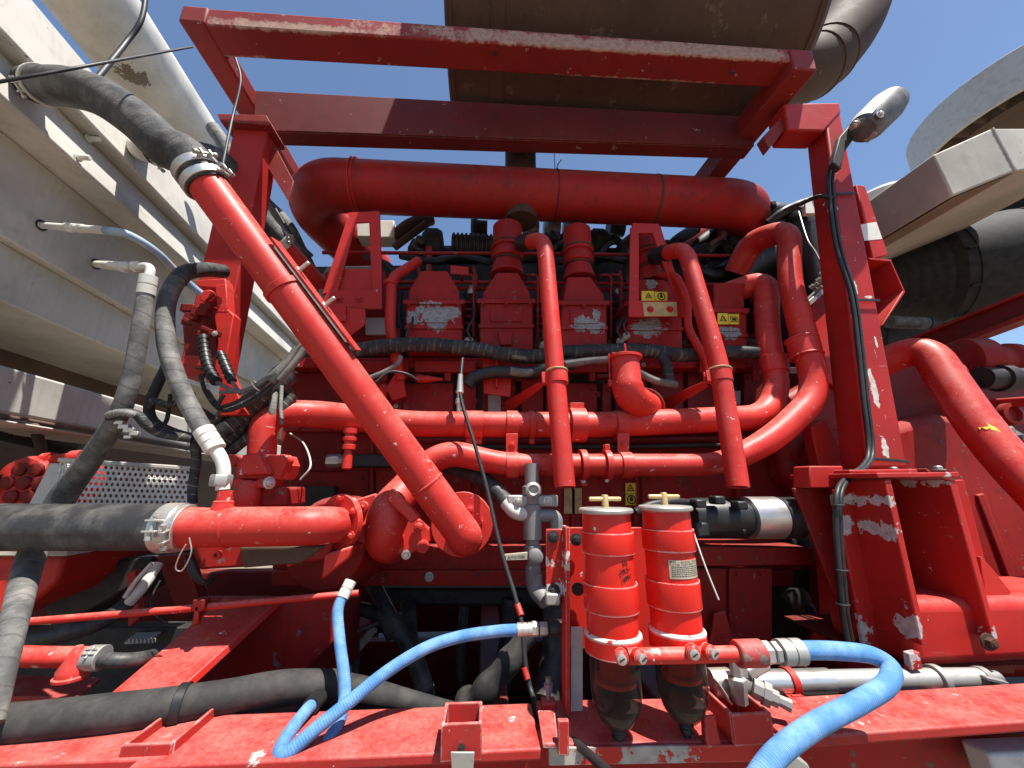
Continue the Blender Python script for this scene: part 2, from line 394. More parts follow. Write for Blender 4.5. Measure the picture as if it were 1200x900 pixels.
M['brass'] = metal('dusty_brass', (.62, .45, .20), .4, .3, (.40, .32, .18), met=.6)
M['rust'] = paint('heat_browned_steel', (.072, .037, .024), .085, dust=.16, rough=.75, chipcol=(.13, .085, .06), dustcol=(.11, .065, .045), grime=.6, streak=.3, chipscale=9)
M['rust_and_shade'] = paint('browned_steel_and_shade', (.095, .060, .042), .03, dust=.15, rough=.7, chipcol=(.22, .18, .15), dustcol=(.16, .12, .095), grime=.5, streak=.2, chipscale=9)  # brown steel, also the shade colour of the girder's inner web
M['yellow'] = plain('yellow_sticker', (.72, .50, .02), .5, .12)
M['ink'] = plain('black_print', (.015, .014, .013), .6, .1)
M['tan'] = plain('tan_plate', (.46, .34, .15), .6, .25)
M['label'] = plain('aged_label_foil', (.45, .41, .30), .45, .2)
M['white'] = plain('white_sticker', (.66, .64, .58), .6, .1)
M['tyre'] = plain('dusty_black_rubber', (.015, .0145, .014), .75, .5)
M['silver'] = metal('weathered_shroud_steel', (.50, .50, .48), .5, .45, (.30, .28, .25), met=.35)
M['perf'] = plain('perforated_sheet', (.72, .70, .65), .45, .12)
M['dark_frame'] = paint('dark_rear_beam_paint', (.115, .010, .010), .05, dust=.5, rough=.65, edge=.8, streak=.35, chipcol=(.34, .25, .18), dustcol=(.40, .24, .18), rust=.05, grime=.6)  # frame paint in a darker red, for the rear beam only
M['beam'] = paint('pale_beam_paint', (.43, .40, .345), .03, dust=.3, rough=.65, edge=.25, chipcol=(.20, .17, .14), dustcol=(.45, .40, .33), grime=.3, streak=.12, chipscale=26)
M['underside'] = paint('brown_underside_paint', (.20, .125, .078), .04, dust=.1, rough=.8, chipcol=(.3, .26, .2), grime=.5, rust=.06)
M['tail'] = paint('rusty_tail_pipe_steel', (.062, .036, .024), .03, dust=.06, rough=.75, chipcol=(.16, .12, .09), grime=.5, streak=.2, chipscale=9)
M['insul'] = paint('grey_bare_cast_iron', (.30, .29, .28), .0, dust=.1, rough=.7)
def sand():
    t = NT('pale_sand'); a = t.noise(1.2, 6); b = t.noise(40, 5, .7, off=3)
    c = t.mix(t.ramp(a, .3, .7), (.15, .125, .095), (.22, .185, .145)); c = t.mix(t.math('MULTIPLY', t.ramp(b, .5, .7), .4), c, (.17, .14, .11))
    return t.fin(c, .9, 0, t.bump(t.math('ADD', a, b), .4, .02).outputs[0], .2)
M['sand'] = sand()
def bowl():
    # thin smoky plastic: light passes through it, a sharp sheen lies on it
    t = NT('smoky_clear_bowl'); n = t.noise(30, 5)
    tr = t.n('ShaderNodeBsdfTransparent'); t.l(t.mix(t.ramp(n, .35, .7), (.50, .44, .41), (.66, .60, .56)), tr.inputs[0])
    t.fin((.10, .08, .07), .12, 0, None, .9)
    lw = t.n('ShaderNodeLayerWeight'); lw.inputs[0].default_value = .35
    f = t.math('ADD', t.math('MULTIPLY', lw.outputs['Facing'], .45), .06)
    mx = t.n('ShaderNodeMixShader'); t.l(f, mx.inputs[0]); t.l(tr.outputs[0], mx.inputs[1]); t.l(t.b.outputs[0], mx.inputs[2]); t.l(mx.outputs[0], t.out.inputs[0]); return t.m
M['bowl'] = bowl()
# ================================================================ the setting
build('ground', MB().slab([Vector((-400, -200, 0)), Vector((400, -200, 0)), Vector((400, 900, 0)), Vector((-400, 900, 0))], Vector((0, 0, -.2))), M['sand'], kind='structure')

# ================================================================ pale girder and tube on the left (neighbouring unit)
DG = ray(522, 578).normalized()                      # the way the girder runs, away from the viewer
def run(pts, thick, name, mat, parent, a=-1.2, b=7.0, bevel=.006):
    """a flat strip between two lines that run along DG through the given points"""
    p, q = pts; return build(name, MB().slab([p + DG * a, p + DG * b, q + DG * b, q + DG * a], thick), mat, parent, bevel)
gd = thing('box_girder', 'pale dusty steel box girder with stepped flanges running away beside the red machine', 'girder', PX(0, 480, -1.8))
X0 = -1.98; SEG = []; cur = PX(0, -45, X0)
for kind, y0, y1 in (('v', -45, 35), ('u', 35, 60), ('v', 60, 113), ('u', 113, 152), ('v', 152, 275), ('u', 275, 283), ('v', 283, 352), ('u', 352, 408)):
    nxt = PX(0, y1, cur.x + (.11 if y0 < 100 else 0)) if kind == 'v' else PZ(0, y1, cur.z)
    SEG.append((y0, y1, cur.copy(), nxt.copy()))
    if kind == 'v': run((cur, nxt), Vector((-.02, 0, 0)), 'web_plate', M['cream'], gd)
    else: run((cur + Vector((.0, 0, .004)), nxt + Vector((-.05, 0, .004))), Vector((0, 0, .018)), 'flange', M['cream'], gd)
    cur = nxt
GX = cur.x
run((cur + Vector((-.01, 0, .01)), Vector((cur.x - .01, cur.y, 1.1))), Vector((-.02, 0, 0)), 'inner_web', M['rust_and_shade'], gd)  # cream web; its shade is put into the colour as dark brown
def on_girder(px, py):
    """where the ray through a pixel meets the stepped side of the girder"""
    y0 = 578 - (578 - py) * 522 / (522 - px)
    for a, b, p, q in SEG:
        if a <= y0 <= b or b == 408:
            n = (q - p).cross(DG).normalized(); d = ray(px, py); return EYE + d * ((p - EYE).dot(n) / d.dot(n))
for x, y in ((101, 162), (88, 184)):
    c = on_girder(x, y); bolt(gd, c + Vector((.012, 0, 0)), XA, .013, M['whitefit'])
    build('stud', MB().lathe(c, XA, [(-.03, .012), (.06, .012), (.065, .009)], 10), M['whitefit'], gd)
lb = thing('lower_rail', 'pale lower rail beam with sunlit patches below the box girder', 'beam', PX(0, 483, -1.80))
run((PX(0, 427, -1.80), PX(0, 483, -1.80)), Vector((-.09, 0, 0)), 'rail_web', M['cream'], lb, bevel=.01)
p = PX(0, 484, -1.80); run((p, p + Vector((.018, 0, -.006))), Vector((0, 0, -.012)), 'rail_lip', M['rust_and_shade'], lb)
p = PX(0, 484, -1.80); run((p + Vector((-.3, 0, -.02)), p + Vector((-.005, 0, -.02))), Vector((0, 0, -.012)), 'bottom_flange', M['cream'], lb)

def perp_fit(qa, qb, r, D, near):
    """axis of a tube of radius r along D whose silhouette lines pass through pixels qa and qb"""
    e1 = D.cross(UP).normalized(); e2 = e1.cross(D)
    an = [math.atan2(ray(*q).dot(e2), ray(*q).dot(e1)) for q in (qa, qb)]
    m = (an[0] + an[1]) / 2; h = abs(an[0] - an[1]) / 2; d = r / math.sin(h)
    return EYE + (e1 * math.cos(m) + e2 * math.sin(m)) * d
TR = .36
c = perp_fit((77, 36), (230, 107), TR, DG, 1)
def tube_hit(px, py):
    d = ray(px, py); o = EYE - c; dp_ = d - DG * d.dot(DG); op = o - DG * o.dot(DG)
    A_, B_, C_ = dp_.dot(dp_), 2 * dp_.dot(op), op.dot(op) - TR * TR
    return EYE + d * ((-B_ - math.sqrt(max(0, B_ * B_ - 4 * A_ * C_))) / (2 * A_))
h0, h1 = tube_hit(140, 79), tube_hit(172, 97); hr = (h1 - h0).length
M['cream_tube'] = paint('chalky_cream_paint', (.52, .51, .48), .02, dust=.2, rough=.6, chipcol=(.30, .26, .22), grime=.3, streak=.12,
    spots=[(h0.lerp(h1, .3), (hr * .5, hr * .45, hr * .16)), (h0.lerp(h1, .75), (hr * .4, hr * .4, hr * .22))], spotcol=(.19, .155, .125))
bt = thing('boom_tube', 'fat pale cream boom tube with a bare brown patch above the girder', 'tube', c + DG * 3)
build('tube_wall', MB().tube([c + DG * t for t in (-2.5, 0, 2, 4, 9)], TR, 48), M['cream_tube'], bt)
build('weld_ring', MB().lathe(c + DG * 1.15, DG, [(0, TR - .001), (.004, TR + .004), (.012, TR + .004), (.016, TR - .001)], 48), M['cream_tube'], bt)

# ================================================================ overhead frame
fr = thing('overhead_frame', 'faded red overhead rack of box beams, paint rubbed to bare metal, above the engine', 'frame', (600, 80, 1.5))
YF = 1.35
a, b = P(236, 29, YF), P(934, 72, YF)                 # front lower edge
a2, b2 = P(236, 9, YF), P(934, 58, YF)
def hol(x, y, Y, n, par, r=.011):
    build('drain_hole', MB().lathe(pt((x, y, Y)) - n * .004, n, [(0, r), (.005, r), (.0055, r * .4)], 14), M['dark'], par)
o = build('front_beam', MB().slab([a, b, b2, a2], Vector((0, .135, 0))), paint('rubbed_front_beam_paint', (.22, .015, .015), .06, dust=.5, rough=.6, edge=.8, streak=.2, chipcol=(.40, .245, .19), dustcol=(.50, .30, .26), rust=.03, grime=.5, soft=.3,
      spots=[(a.lerp(b, .62) + Vector((0, 0, .03)), (.85, .012, .05)), (a.lerp(b, .86) + Vector((0, 0, .03)), (.4, .012, .055)), (a.lerp(b, .14) + Vector((0, 0, .02)), (.35, .012, .03)), (a.lerp(b, .74) + Vector((0, .135, 0)), (.55, .012, .02)), (a.lerp(b, .04) + Vector((0, .135, 0)), (.10, .012, .02))]), fr, .009, 3)
zb = (a.z + b.z) / 2; zt = (a2.z + b2.z) / 2
RBY = 1.73
ra, rb, rb2, ra2 = P(298, 152, RBY), P(884, 171, RBY), P(884, 137, RBY), P(298, 106, RBY)
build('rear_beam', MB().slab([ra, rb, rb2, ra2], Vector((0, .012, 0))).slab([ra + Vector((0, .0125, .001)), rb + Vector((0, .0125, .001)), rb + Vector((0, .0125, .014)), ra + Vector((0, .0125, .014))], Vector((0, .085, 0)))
      .slab([ra2 + Vector((0, .0125, -.014)), rb2 + Vector((0, .0125, -.014)), rb2 + Vector((0, .0125, -.001)), ra2 + Vector((0, .0125, -.001))], Vector((0, .085, 0))), M['dark_frame'], fr, .003)
# side beams with their end caps
zl0, zl1 = P(224, 27, YF).z, P(224, 6, YF).z
def side(xl, xr, yl, yt, dx0, dx1):
    p0, p1 = P(xl, yl, YF - .012), P(xr, yl, YF - .012); q0 = P(xl, yt, YF - .012)
    z0, z1 = p0.z, q0.z
    return [Vector((p0.x, p0.y, z0)), Vector((p1.x, p1.y, z0)), Vector((p1.x, p1.y, z1)), Vector((p0.x, p0.y, z1))]
sL = side(208, 240, 24, 5, 0, 0); sR = side(931, 958, 80, 57, 0, 0)
build('side_beam', MB().slab(sL, Vector((-.02, .95, 0))), M['red_frame'], fr, .01, 3)
build('side_beam', MB().slab(sR, Vector((-.05, .95, 0))), M['red_frame'], fr, .01, 3)
for x, y, Y, n in ((580, 63, YF + .04, -UP), (858, 86, YF + .04, -UP)):
    hol(x, y, Y, n, fr)
q = PZ(580, 63, zb); q = Vector((q.x, q.y, a.z + (b.z - a.z) * .5)); 
for x, y in ((580, 138), (822, 155)): hol(x, y, RBY, FRONT, fr)
# mounting angles under the side beams
plate('mounting_angle', [(894, 160), (935, 118), (939, 126), (902, 174)], .0, M['red_frame'], fr, .002, Y=1.52, off=Vector((.0, .05, .0)))
plate('mounting_plate', [(254, 133), (312, 135), (318, 146), (258, 142)], .0, M['red_frame'], fr, .002, Y=1.58, off=Vector((0, .14, .0)))

# front right post with its head
po = thing('frame_post', 'chipped bright red square post with cable strapped along it', 'post', (1040, 550, 1.5))
YP = 1.5
tl, tr, br, bl = P(966, 126, YP), P(984, 126, YP), P(1064, 548, YP), P(1018, 548, YP)
xm0, xm1 = (tl.x + bl.x) / 2, (tr.x + br.x) / 2
xm0, xm1 = bl.x, br.x
post = MB().slab([Vector((xm0, YP, bl.z)), Vector((xm1, YP, bl.z)), Vector((tr.x, YP, tr.z)), Vector((tl.x, YP, tl.z))], Vector((0, .13, 0)))
build('post_tube', post, M['red_post'], po, .010, 3)
hd = P(925, 150, YP); 
plate('post_head', [(918, 121), (984, 120), (986, 131), (966, 153), (924, 152)], .12, M['red_post'], po, .009, Y=YP - .006)
plate('side_plate', [(1003, 216), (1014, 218), (1041, 298), (1023, 303)], .05, M['red'], po, .004, Y=YP + .035)
plate('blank_label', [(1008.5, 263), (1027, 260), (1034, 280), (1013, 282)], .001, M['white'], po, 0, Y=YP + .0335)
g = [(1018, 302), (1044, 304), (1061, 342), (1034, 382)]
m = MB(); gp = [P(x, y, YP + .03) for x, y in g]; gc = sum(gp, Vector()) / 4
gi = [p + (gc - p).normalized() * .012 for p in gp]
for i in range(1, 4):
    j = (i + 1) % 4
    if i == 3: continue
    m.slab([gp[i], gp[j], gi[j], gi[i]], Vector((0, .20, 0)))
m.slab([gp[0], gp[1], gi[1], gi[0]], Vector((0, .20, 0)))
build('hollow_gusset', m, M['red'], po, .002)
plate('gusset_back', [p + Vector((0, .2, 0)) for p in gp], .006, M['red_dark'], po, .0)
plate('foot_flange', [PZ(1000, 556, bl.z - .002), PZ(1092, 552, bl.z - .002), PZ(1086, 549, bl.z - .002), PZ(1002, 551, bl.z - .002)], 0, M['red_post'], po, .002, off=Vector((0, 0, -.012)))

# rear left post, seen behind the slanting pipe
pl = thing('frame_upright', 'shaded red upright carrying the rack behind the slanting red pipe', 'post', (240, 440, 1.62))
YL = 1.62
t0, t1 = P(276, 140, YL), P(316, 140, YL); b0 = P(226, 440, YL)
build('upright_tube', MB().slab([Vector((t0.x, YL, b0.z)), Vector((t1.x, YL, b0.z)), Vector((t1.x, YL, t1.z)), Vector((t0.x, YL, t0.z))], Vector((0, .12, 0))), M['red_post'], pl, .008, 3)
plate('head_plate', [(256, 136), (312, 137), (316, 145), (262, 144)], .0, M['red_frame'], pl, .003, Y=YL - .02, off=Vector((0, .16, 0)))
plate('web_gusset', [(312, 152), (344, 212), (338, 236), (310, 190)], .012, M['red_frame'], pl, .002, Y=YL + .06)

# ================================================================ muffler over the frame
mf = thing('muffler', 'huge brown heat-stained muffler drum lying across the overhead rack', 'muffler', (740, 60, 1.77))
MY, MZ, MR = 1.75, 1.6 + 2.80, .60
def at_plane(px, py, Y, z): p = P(px, py, Y); return p
xl = P(521, 30, 1.45).x; xr = P(955, 40, 1.55).x * .925
build('drum', MB().lathe(Vector((xl, MY, MZ)), XA, [(0, MR - .05), (.0, MR - .012), (.012, MR), (xr - xl - .05, MR), (xr - xl, MR - .05), (xr - xl + .01, MR - .12)], 64), M['rust'], mf)
xb = P(583, 60, 1.45).x
build('strap', MB().lathe(Vector((xb - .035, MY, MZ)), XA, [(0, MR - .002), (0, MR + .006), (.07, MR + .006), (.07, MR - .002)], 64), M['rust'], mf)
for xx in (xl + .02, xr - .09):
    build('seam_ring', MB().lathe(Vector((xx, MY, MZ)), XA, [(0, MR - .002), (.004, MR + .008), (.016, MR + .008), (.02, MR - .002)], 64), M['rust'], mf)
for xx in (P(580, 175, MY).x - .25, P(860, 175, MY).x):
    pass
# tail pipe: an elbow leaving the right end
ep = [(900, 92, 2.05), (952, 84, 2.05), (1000, 30, 2.05), (1022, -60, 2.05)]
tp = fillet(ep, .35, 14); build('tail_pipe', MB().tube(tp, RW(66, ep[1]), 32), M['tail'], mf)
for k in (9, 15):
    d = (tp[k + 1] - tp[k]).normalized(); build('weld_collar', MB().lathe(tp[k], d, [(0, RW(66, ep[1]) - .002), (.004, RW(66, ep[1]) + .008), (.022, RW(66, ep[1]) + .008), (.026, RW(66, ep[1]) - .002)], 32), M['rust'], mf)
# down pipe between muffler and engine
dp = P(610, 190, 2.02)
build('down_pipe', MB().lathe(Vector((dp.x, 2.02, dp.z - .45)), UP, [(0, .10), (1.0, .10)], 28), M['rust'], mf)

# ================================================================ big red manifold pipe
YM = 2.0
mp = thing('air_manifold', 'big streaked red air pipe with bent back ends lying above the engine covers', 'pipe', (640, 230, YM))
pts = [(470, 330, 2.75), (392, 284, 2.42), (366, 240, 2.12), (420, 218, YM), (500, 222, YM), (660, 230, YM), (840, 239, YM), (872, 250, 2.10), (858, 275, 2.40), (800, 300, 2.75)]
path = fillet([(430, 300, 2.7), (371, 232, 2.14), (388, 216.5, YM), (640, 229, YM), (868, 240, YM), (866, 258, 2.25), (815, 296, 2.8)], .19, 14)
path = fillet([(440, 318, 2.72), (366, 245, 2.25), (374, 217, YM), (640, 229.5, YM), (878, 240.5, YM), (862, 272, 2.5), (800, 300, 2.9)], .21, 14)
RM = RW(63, (640, 230, YM), XA)
build('manifold_tube', MB().tube(path, RM, 40), M['red_streak'], mp)
for x, y, nm in ((417, 218.5, 'clamp_wire'), (421, 218.7, 'clamp_wire')):
    hoop(nm, (x, y, YM), XA, RM + .004, .0045, M['red'], mp)
band('clamp_band', (765, 235.5, YM), XA, RM, .014, M['rust'], mp)
hoop('cable_tie', (650, 230, YM), XA, RM + .003, .003, M['wire'], mp)
pp = P(651, 206, YM - RM * .8)
build('tie_tail', MB().tube([pp, pp + Vector((.01, -.02, .06)), pp + Vector((.035, -.02, .10))], .003, 6), M['wire'], mp)
build('tie_tail', MB().tube([pp, pp + Vector((-.008, -.02, .1)), pp + Vector((-.004, -.01, .19))], .0022, 6), M['wire'], mp)
# ================================================================ engine
en = thing('diesel_engine', 'long red diesel engine with a row of house-shaped covers inside the frame', 'engine', (640, 690, 1.9))
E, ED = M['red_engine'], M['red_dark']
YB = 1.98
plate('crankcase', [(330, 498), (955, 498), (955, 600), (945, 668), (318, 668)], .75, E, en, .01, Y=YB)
# crankcase doors: separate plates with bolts
for x0, x1 in ((338, 432), (440, 552), (566, 668), (682, 742), (752, 858)):
    d = rect('crankcase_door', x0, 552, x1, 642, YB - .014, .013, E, en, .004)
    for bx in (x0 + 8, x1 - 8):
        for by in (560, 634): bolt(d, (bx, by, YB - .014), FRONT, .0085, E)
rect('side_rail', 322, 640, 940, 668, 1.86, .2, E, en, .005)
rect('bottom_rail', 318, 669, 930, 687, 1.83, .2, E, en, .005)
for i, x in enumerate((388, 452, 498, 560)): hole = build('rail_hole', MB().lathe(P(x, 674, 1.829), FRONT, [(-.002, .008), (.0008, .008), (.001, .005)], 12), M['dark'], en)
bolt(en, (503, 676, 1.828), FRONT, .013, M['zinc'])
plate('oil_pan', [(430, 690), (665, 690), (650, 712), (450, 712)], .5, M['dark'], en, .02, Y=2.1)
# head deck behind the pipes
plate('head_deck', [(318, 430), (960, 430), (960, 497), (318, 497)], .6, M['dark'], en, .006, Y=2.05)  # near-black, so the gaps between the panels read as deep shade
for x0, x1 in ((322, 404), (407, 459), (536, 558), (565, 604), (611, 637), (721, 758), (764, 801), (806, 846), (872, 952)):
    hp_ = rect('head_panel', x0, 437, x1, 492, 2.01, .05, ED if x1 - x0 > 30 else E, en, .005)
    bolt(hp_, (x0 + 5, 444, 2.01), FRONT, .008, E); bolt(hp_, (x1 - 5, 487, 2.01), FRONT, .008, E)
rect('top_ledge', 340, 419, 900, 431, 1.93, .5, E, en, .004)
for x0, x1 in ((408, 478), (486, 558), (662, 712), (820, 862)):
    rect('ledge_cap', x0, 423, x1, 436, 1.90, .03, E, en, .003)
for x0, x1 in ((463, 531), (640, 700), (706, 716)):
    d = rect('inspection_cover', x0, 449, x1, 487, 1.985, .03, E, en, .004)
    for bx in (x0 + 6, x1 - 6): bolt(d, (bx, 456, 1.985), FRONT, .009, E)
rect('bare_pad', 572, 463, 587, 488, 1.98, .03, M['insul'], en, .002)
rect('bare_pad', 848, 458, 868, 474, 1.98, .03, M['insul'], en, .002)
# wall behind the covers
plate('rear_bank', [(352, 312), (905, 304), (905, 425), (352, 425)], .5, M['dark'], en, .01, Y=2.34)  # near-black colour puts the shade between the covers into the wall
for y, Y in ((296, 2.12), (330, 2.06), (337, 2.10)):
    build('fuel_rail', MB().tube([P(378, y, Y), P(600, y + 1, Y), P(880, y + 4, Y)], .011, 12), E, en)
for x in (425, 555, 630, 716, 728):
    build('fuel_line', MB().tube(fillet([(x - 14, 330, 2.06), (x - 14, 322, 1.98), (x, 322, 1.97), (x, 395, 1.97)], .03), .007, 10), E, en)

BARE = (.30, .30, .30)
def bare(spots): return paint('cover_paint', (.30, .012, .0095), .04, dust=.2, spec=.16, grime=.9, streak=.45, chipcol=(.2, .17, .15), spots=spots, spotcol=BARE)
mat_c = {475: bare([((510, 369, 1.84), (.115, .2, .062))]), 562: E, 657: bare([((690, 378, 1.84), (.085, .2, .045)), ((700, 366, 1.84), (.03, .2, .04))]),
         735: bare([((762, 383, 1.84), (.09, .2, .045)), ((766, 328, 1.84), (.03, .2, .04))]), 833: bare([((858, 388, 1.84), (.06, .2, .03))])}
def cover(x0, x1, yt, ysh, ylip, ybot, boot, top=None, lip=2.5):
    """house-shaped cover: sloped shoulders, bolted lip, lower body, small boss; boot on top where the photo has one"""
    Y = 1.86; m0 = mat_c[x0]; w = x1 - x0; tl, tr = top or (x0 + .27 * w, x1 - .27 * w)
    c = plate('cylinder_cover', [(x0, ybot), (x1, ybot), (x1 - 1, ylip), (x0 + 1, ylip)], .26, m0, en, .006, Y=Y)
    plate('cover_roof', [(x0 + 3, ylip - 2), (x1 - 3, ylip - 2), (x1 - 4, ysh), (tr, yt), (tl, yt), (x0 + 4, ysh)], .22, m0, c, .008, Y=Y + .012)
    plate('cover_lip', [(x0 - lip, ylip - 3), (x1 + lip, ylip - 3), (x1 + lip, ylip + 2), (x0 - lip, ylip + 2)], .27, m0, c, .002, Y=Y - .014)
    plate('face_panel', [(x0 + .2 * w, ylip + 8), (x1 - .2 * w, ylip + 8), (x1 - .2 * w, ylip + 24), (x0 + .2 * w, ylip + 24)], .012, m0, c, .003, Y=Y - .007)
    plate('lower_lip', [(x0 - 1, ylip + 27), (x1 + 1, ylip + 27), (x1 + 1, ylip + 31), (x0 - 1, ylip + 31)], .2, m0, c, .002, Y=Y - .01)
    for fx in (.06, .5, .94): bolt(c, (x0 + fx * w, ylip + 3.5, Y - .012), FRONT, .006, E)
    if boot:
        bx, by, bw = boot
        base = P((tl + tr) / 2, yt + 1, Y + .09)
        topp = P(bx, by, Y + .09); ax = UP; h = topp.z - base.z; r = RW(bw, topp)
        build('intake_neck', MB().lathe(base - UP * .02, UP, [(0, r * 1.15), (h * .22, r * .95), (h * .30, r * .92), (h * .32, r * 1.04), (h * .38, r * 1.1), (h * .42, r * 1.12), (h * .44, r * .98), (h * .50, r * .98), (h * .52, r * 1.12), (h * .58, r * 1.12), (h * .60, r * 1.0), (h * 1.0, r * 1.0)], 32), m0, c)
        hoop('neck_clamp', base + UP * (h * .27 - .02), UP, r * .97, .005, M['dark'], c)
        hoop('neck_clamp', base + UP * (h * .53), UP, r * 1.13, .005, M['rust'], c)
    return c
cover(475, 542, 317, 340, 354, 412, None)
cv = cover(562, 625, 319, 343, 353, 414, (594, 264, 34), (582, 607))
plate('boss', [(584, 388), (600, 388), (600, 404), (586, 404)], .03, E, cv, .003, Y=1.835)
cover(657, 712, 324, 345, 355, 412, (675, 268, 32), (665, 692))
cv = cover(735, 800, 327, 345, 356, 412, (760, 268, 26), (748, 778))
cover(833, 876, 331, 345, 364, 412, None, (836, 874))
def warning(x0, y0, x1, y1, Y, parent, second):
    """yellow plate: black-edged triangle sign and a round or square sign"""
    s = rect('warning_sticker', x0, y0, x1, y1, Y, .002, M['yellow'], parent, 0)
    a, b = P(x0, y1, Y), P(x1, y0, Y); W, H = b.x - a.x, b.z - a.z; y = Y - .0012; n = 3
    def q(u, v): return Vector((a.x + W * u, y, a.z + H * v))
    hz = W > H
    c1 = (.27, .45) if hz else (.5, .74); c2 = (.75, .45) if hz else (.5, .25); k = (H if hz else W) * .36
    c1 = q(*c1); c2 = q(*c2)
    m = MB()
    tri = [c1 + Vector((math.cos(t) * k, 0, math.sin(t) * k)) for t in (math.pi / 2, math.pi * 7 / 6, math.pi * 11 / 6)]; ti = [c1 + (p - c1) * .62 for p in tri]
    for i in range(3): m.slab([tri[i], tri[(i + 1) % 3], ti[(i + 1) % 3], ti[i]], Vector((0, .0008, 0)))
    m.box(c1 + Vector((0, 0, -.02 * k)), k * .55, .0008, k * .16); m.box(c1 + Vector((k * .1, 0, k * .12)), k * .14, .0008, k * .3)
    if second == 'round':
        m.tube(ringpath(c2, YA, k * .85, 20), k * .13, 6, closed=True); m.lathe(c2 + Vector((0, .001, 0)), -YA, [(0, k * .42), (.0012, k * .42)], 8); m.box(c2 + Vector((0, 0, k * .45)), k * .5, .0008, k * .35)
    else:
        m.tube([c2 + Vector((i * k * .8, 0, j * k * .55)) for i, j in ((-1, -1), (1, -1), (1, 1), (-1, 1))], k * .1, 4, closed=True); m.box(c2, k * 1.0, .0008, k * .6)
    m.box(q(.75, .93) if hz else q(.5, .5), W * .44 if hz else W * .9, .0008, H * .07 if hz else H * .02)
    if hz: m.box(q(.505, .5), W * .012, .0008, H)
    build('sign_print', m, M['ink'], s)
    return s
warning(752, 341, 782, 352.5, 1.80, en, 'round')
warning(841, 367, 866, 380, 1.845, en, 'square')
warning(733, 566, 746, 592, YB - .03, en, 'round')
# ribs, lines and oddments on the engine side
for x in (435, 558, 672, 746, 866): rect('crankcase_rib', x - 2.5, 500, x + 2.5, 640, YB - .03, .04, E, en, .004)
rect('upper_flange', 332, 499, 950, 506, YB - .05, .06, E, en, .004)
for i in range(16): bolt(en, (350 + i * 38, 502.5, YB - .05), FRONT, .010, E)
for i in range(13): bolt(en, (345 + i * 46, 647, 1.86), FRONT, .009, E)
build('oil_gallery', MB().tube([P(470, 517, 1.90), P(700, 517, 1.90), P(935, 514, 1.92)], .017, 14), ED, en)
build('black_line', MB().tube([P(560, 524, 1.88), P(700, 524, 1.88), P(905, 521, 1.9)], .012, 12), M['wire'], en)
build('small_line', MB().tube(fillet([P(506, 602, 1.93), P(506, 568, 1.90), P(528, 568, 1.90), P(528, 598, 1.93)], .03), .010, 10), E, en)
build('small_line', MB().tube(fillet([P(700, 560, 1.94), P(716, 556, 1.90), P(718, 600, 1.90)], .03), .008, 10), E, en)
for x, y in ((480, 405), (552, 398), (640, 402), (728, 398), (735, 392)):
    s_ = build('cover_sensor', MB().lathe(P(x, y, 1.84), Vector((-.4, -.6, -.5)), [(0, .014), (.02, .014), (.022, .02), (.04, .02), (.042, .012), (.07, .012)], 10), M['zinc'], en)
    build('sensor_lead', MB().tube(spline([P(x, y, 1.80), P(x - 4, y - 12, 1.80), P(x + 3, y - 26, 1.84), P(x + 4, y - 38, 1.88)]), .006, 8), M['wire'], s_)
for x0, x1 in ((544, 560), (627, 655), (714, 733), (803, 831)):
    for k in range(7): rect('head_fin', x0, 352 + k * 8.5, x1, 355 + k * 8.5, 2.03 + .004 * (k % 2), .12, ED, en, .002)
for i in range(27):
    x = 348 + i * 20.3
    if i % 5 != 3: bolt(en, (x, 427.5, 1.93), FRONT, .0085, E if i % 4 else M['zinc'])
for x in (412, 446, 520, 604, 690, 780, 846, 882): plate('ledge_bracket', [(x, 428), (x + 9, 428), (x + 8, 446), (x + 1, 446)], .02, E, en, .003, Y=1.915)
for x, w_ in ((470, 26), (610, 20), (700, 24), (838, 22)): rect('cable_tray', x, 438, x + w_, 443, 1.9, .05, ED, en, .003)
rect('left_head_box', 392, 384, 470, 416, 1.92, .2, ED, en, .006); rect('grey_pad', 428, 372, 452, 392, 1.90, .05, M['insul'], en, .003)
rect('left_cover', 380, 318, 452, 384, 2.02, .2, E, en, .008)
for x, y, a_, b_ in ((488, 372, .05, .12), (553, 372, .05, .10), (642, 372, .06, .14), (724, 376, .05, .10), (812, 372, .05, .14), (884, 380, .06, .14)):
    build('valve_housing', MB().box(P(x, y, 2.12), a_, .1, b_), ED, en, .008); build('injector_line', MB().tube(spline([P(x, y - 24, 2.1), P(x + 5, y - 40, 2.05), P(x + 2, y - 58, 2.1)]), .011, 10), E, en)
    build('injector_cap', MB().lathe(P(x, y - 26, 2.1), UP, [(0, .03), (.03, .03), (.032, .02), (.06, .02)], 12), M['zinc'] if x in (553, 724) else E, en)
for x in (640, 700, 760, 826, 858, 890):
    build('rear_line', MB().tube(spline([P(x, 310, 2.3), P(x + 8, 292, 2.2), P(x + 22, 284, 2.25), P(x + 40, 298, 2.3)]), .018, 10), M['dark'], en)
for x, y in ((812, 398), (818, 420), (880, 424), (868, 402)): build('dark_coupling', MB().lathe(P(x, y, 2.0), XA, [(0, .02), (.03, .03), (.06, .03), (.09, .02)], 12), M['dark'], en)
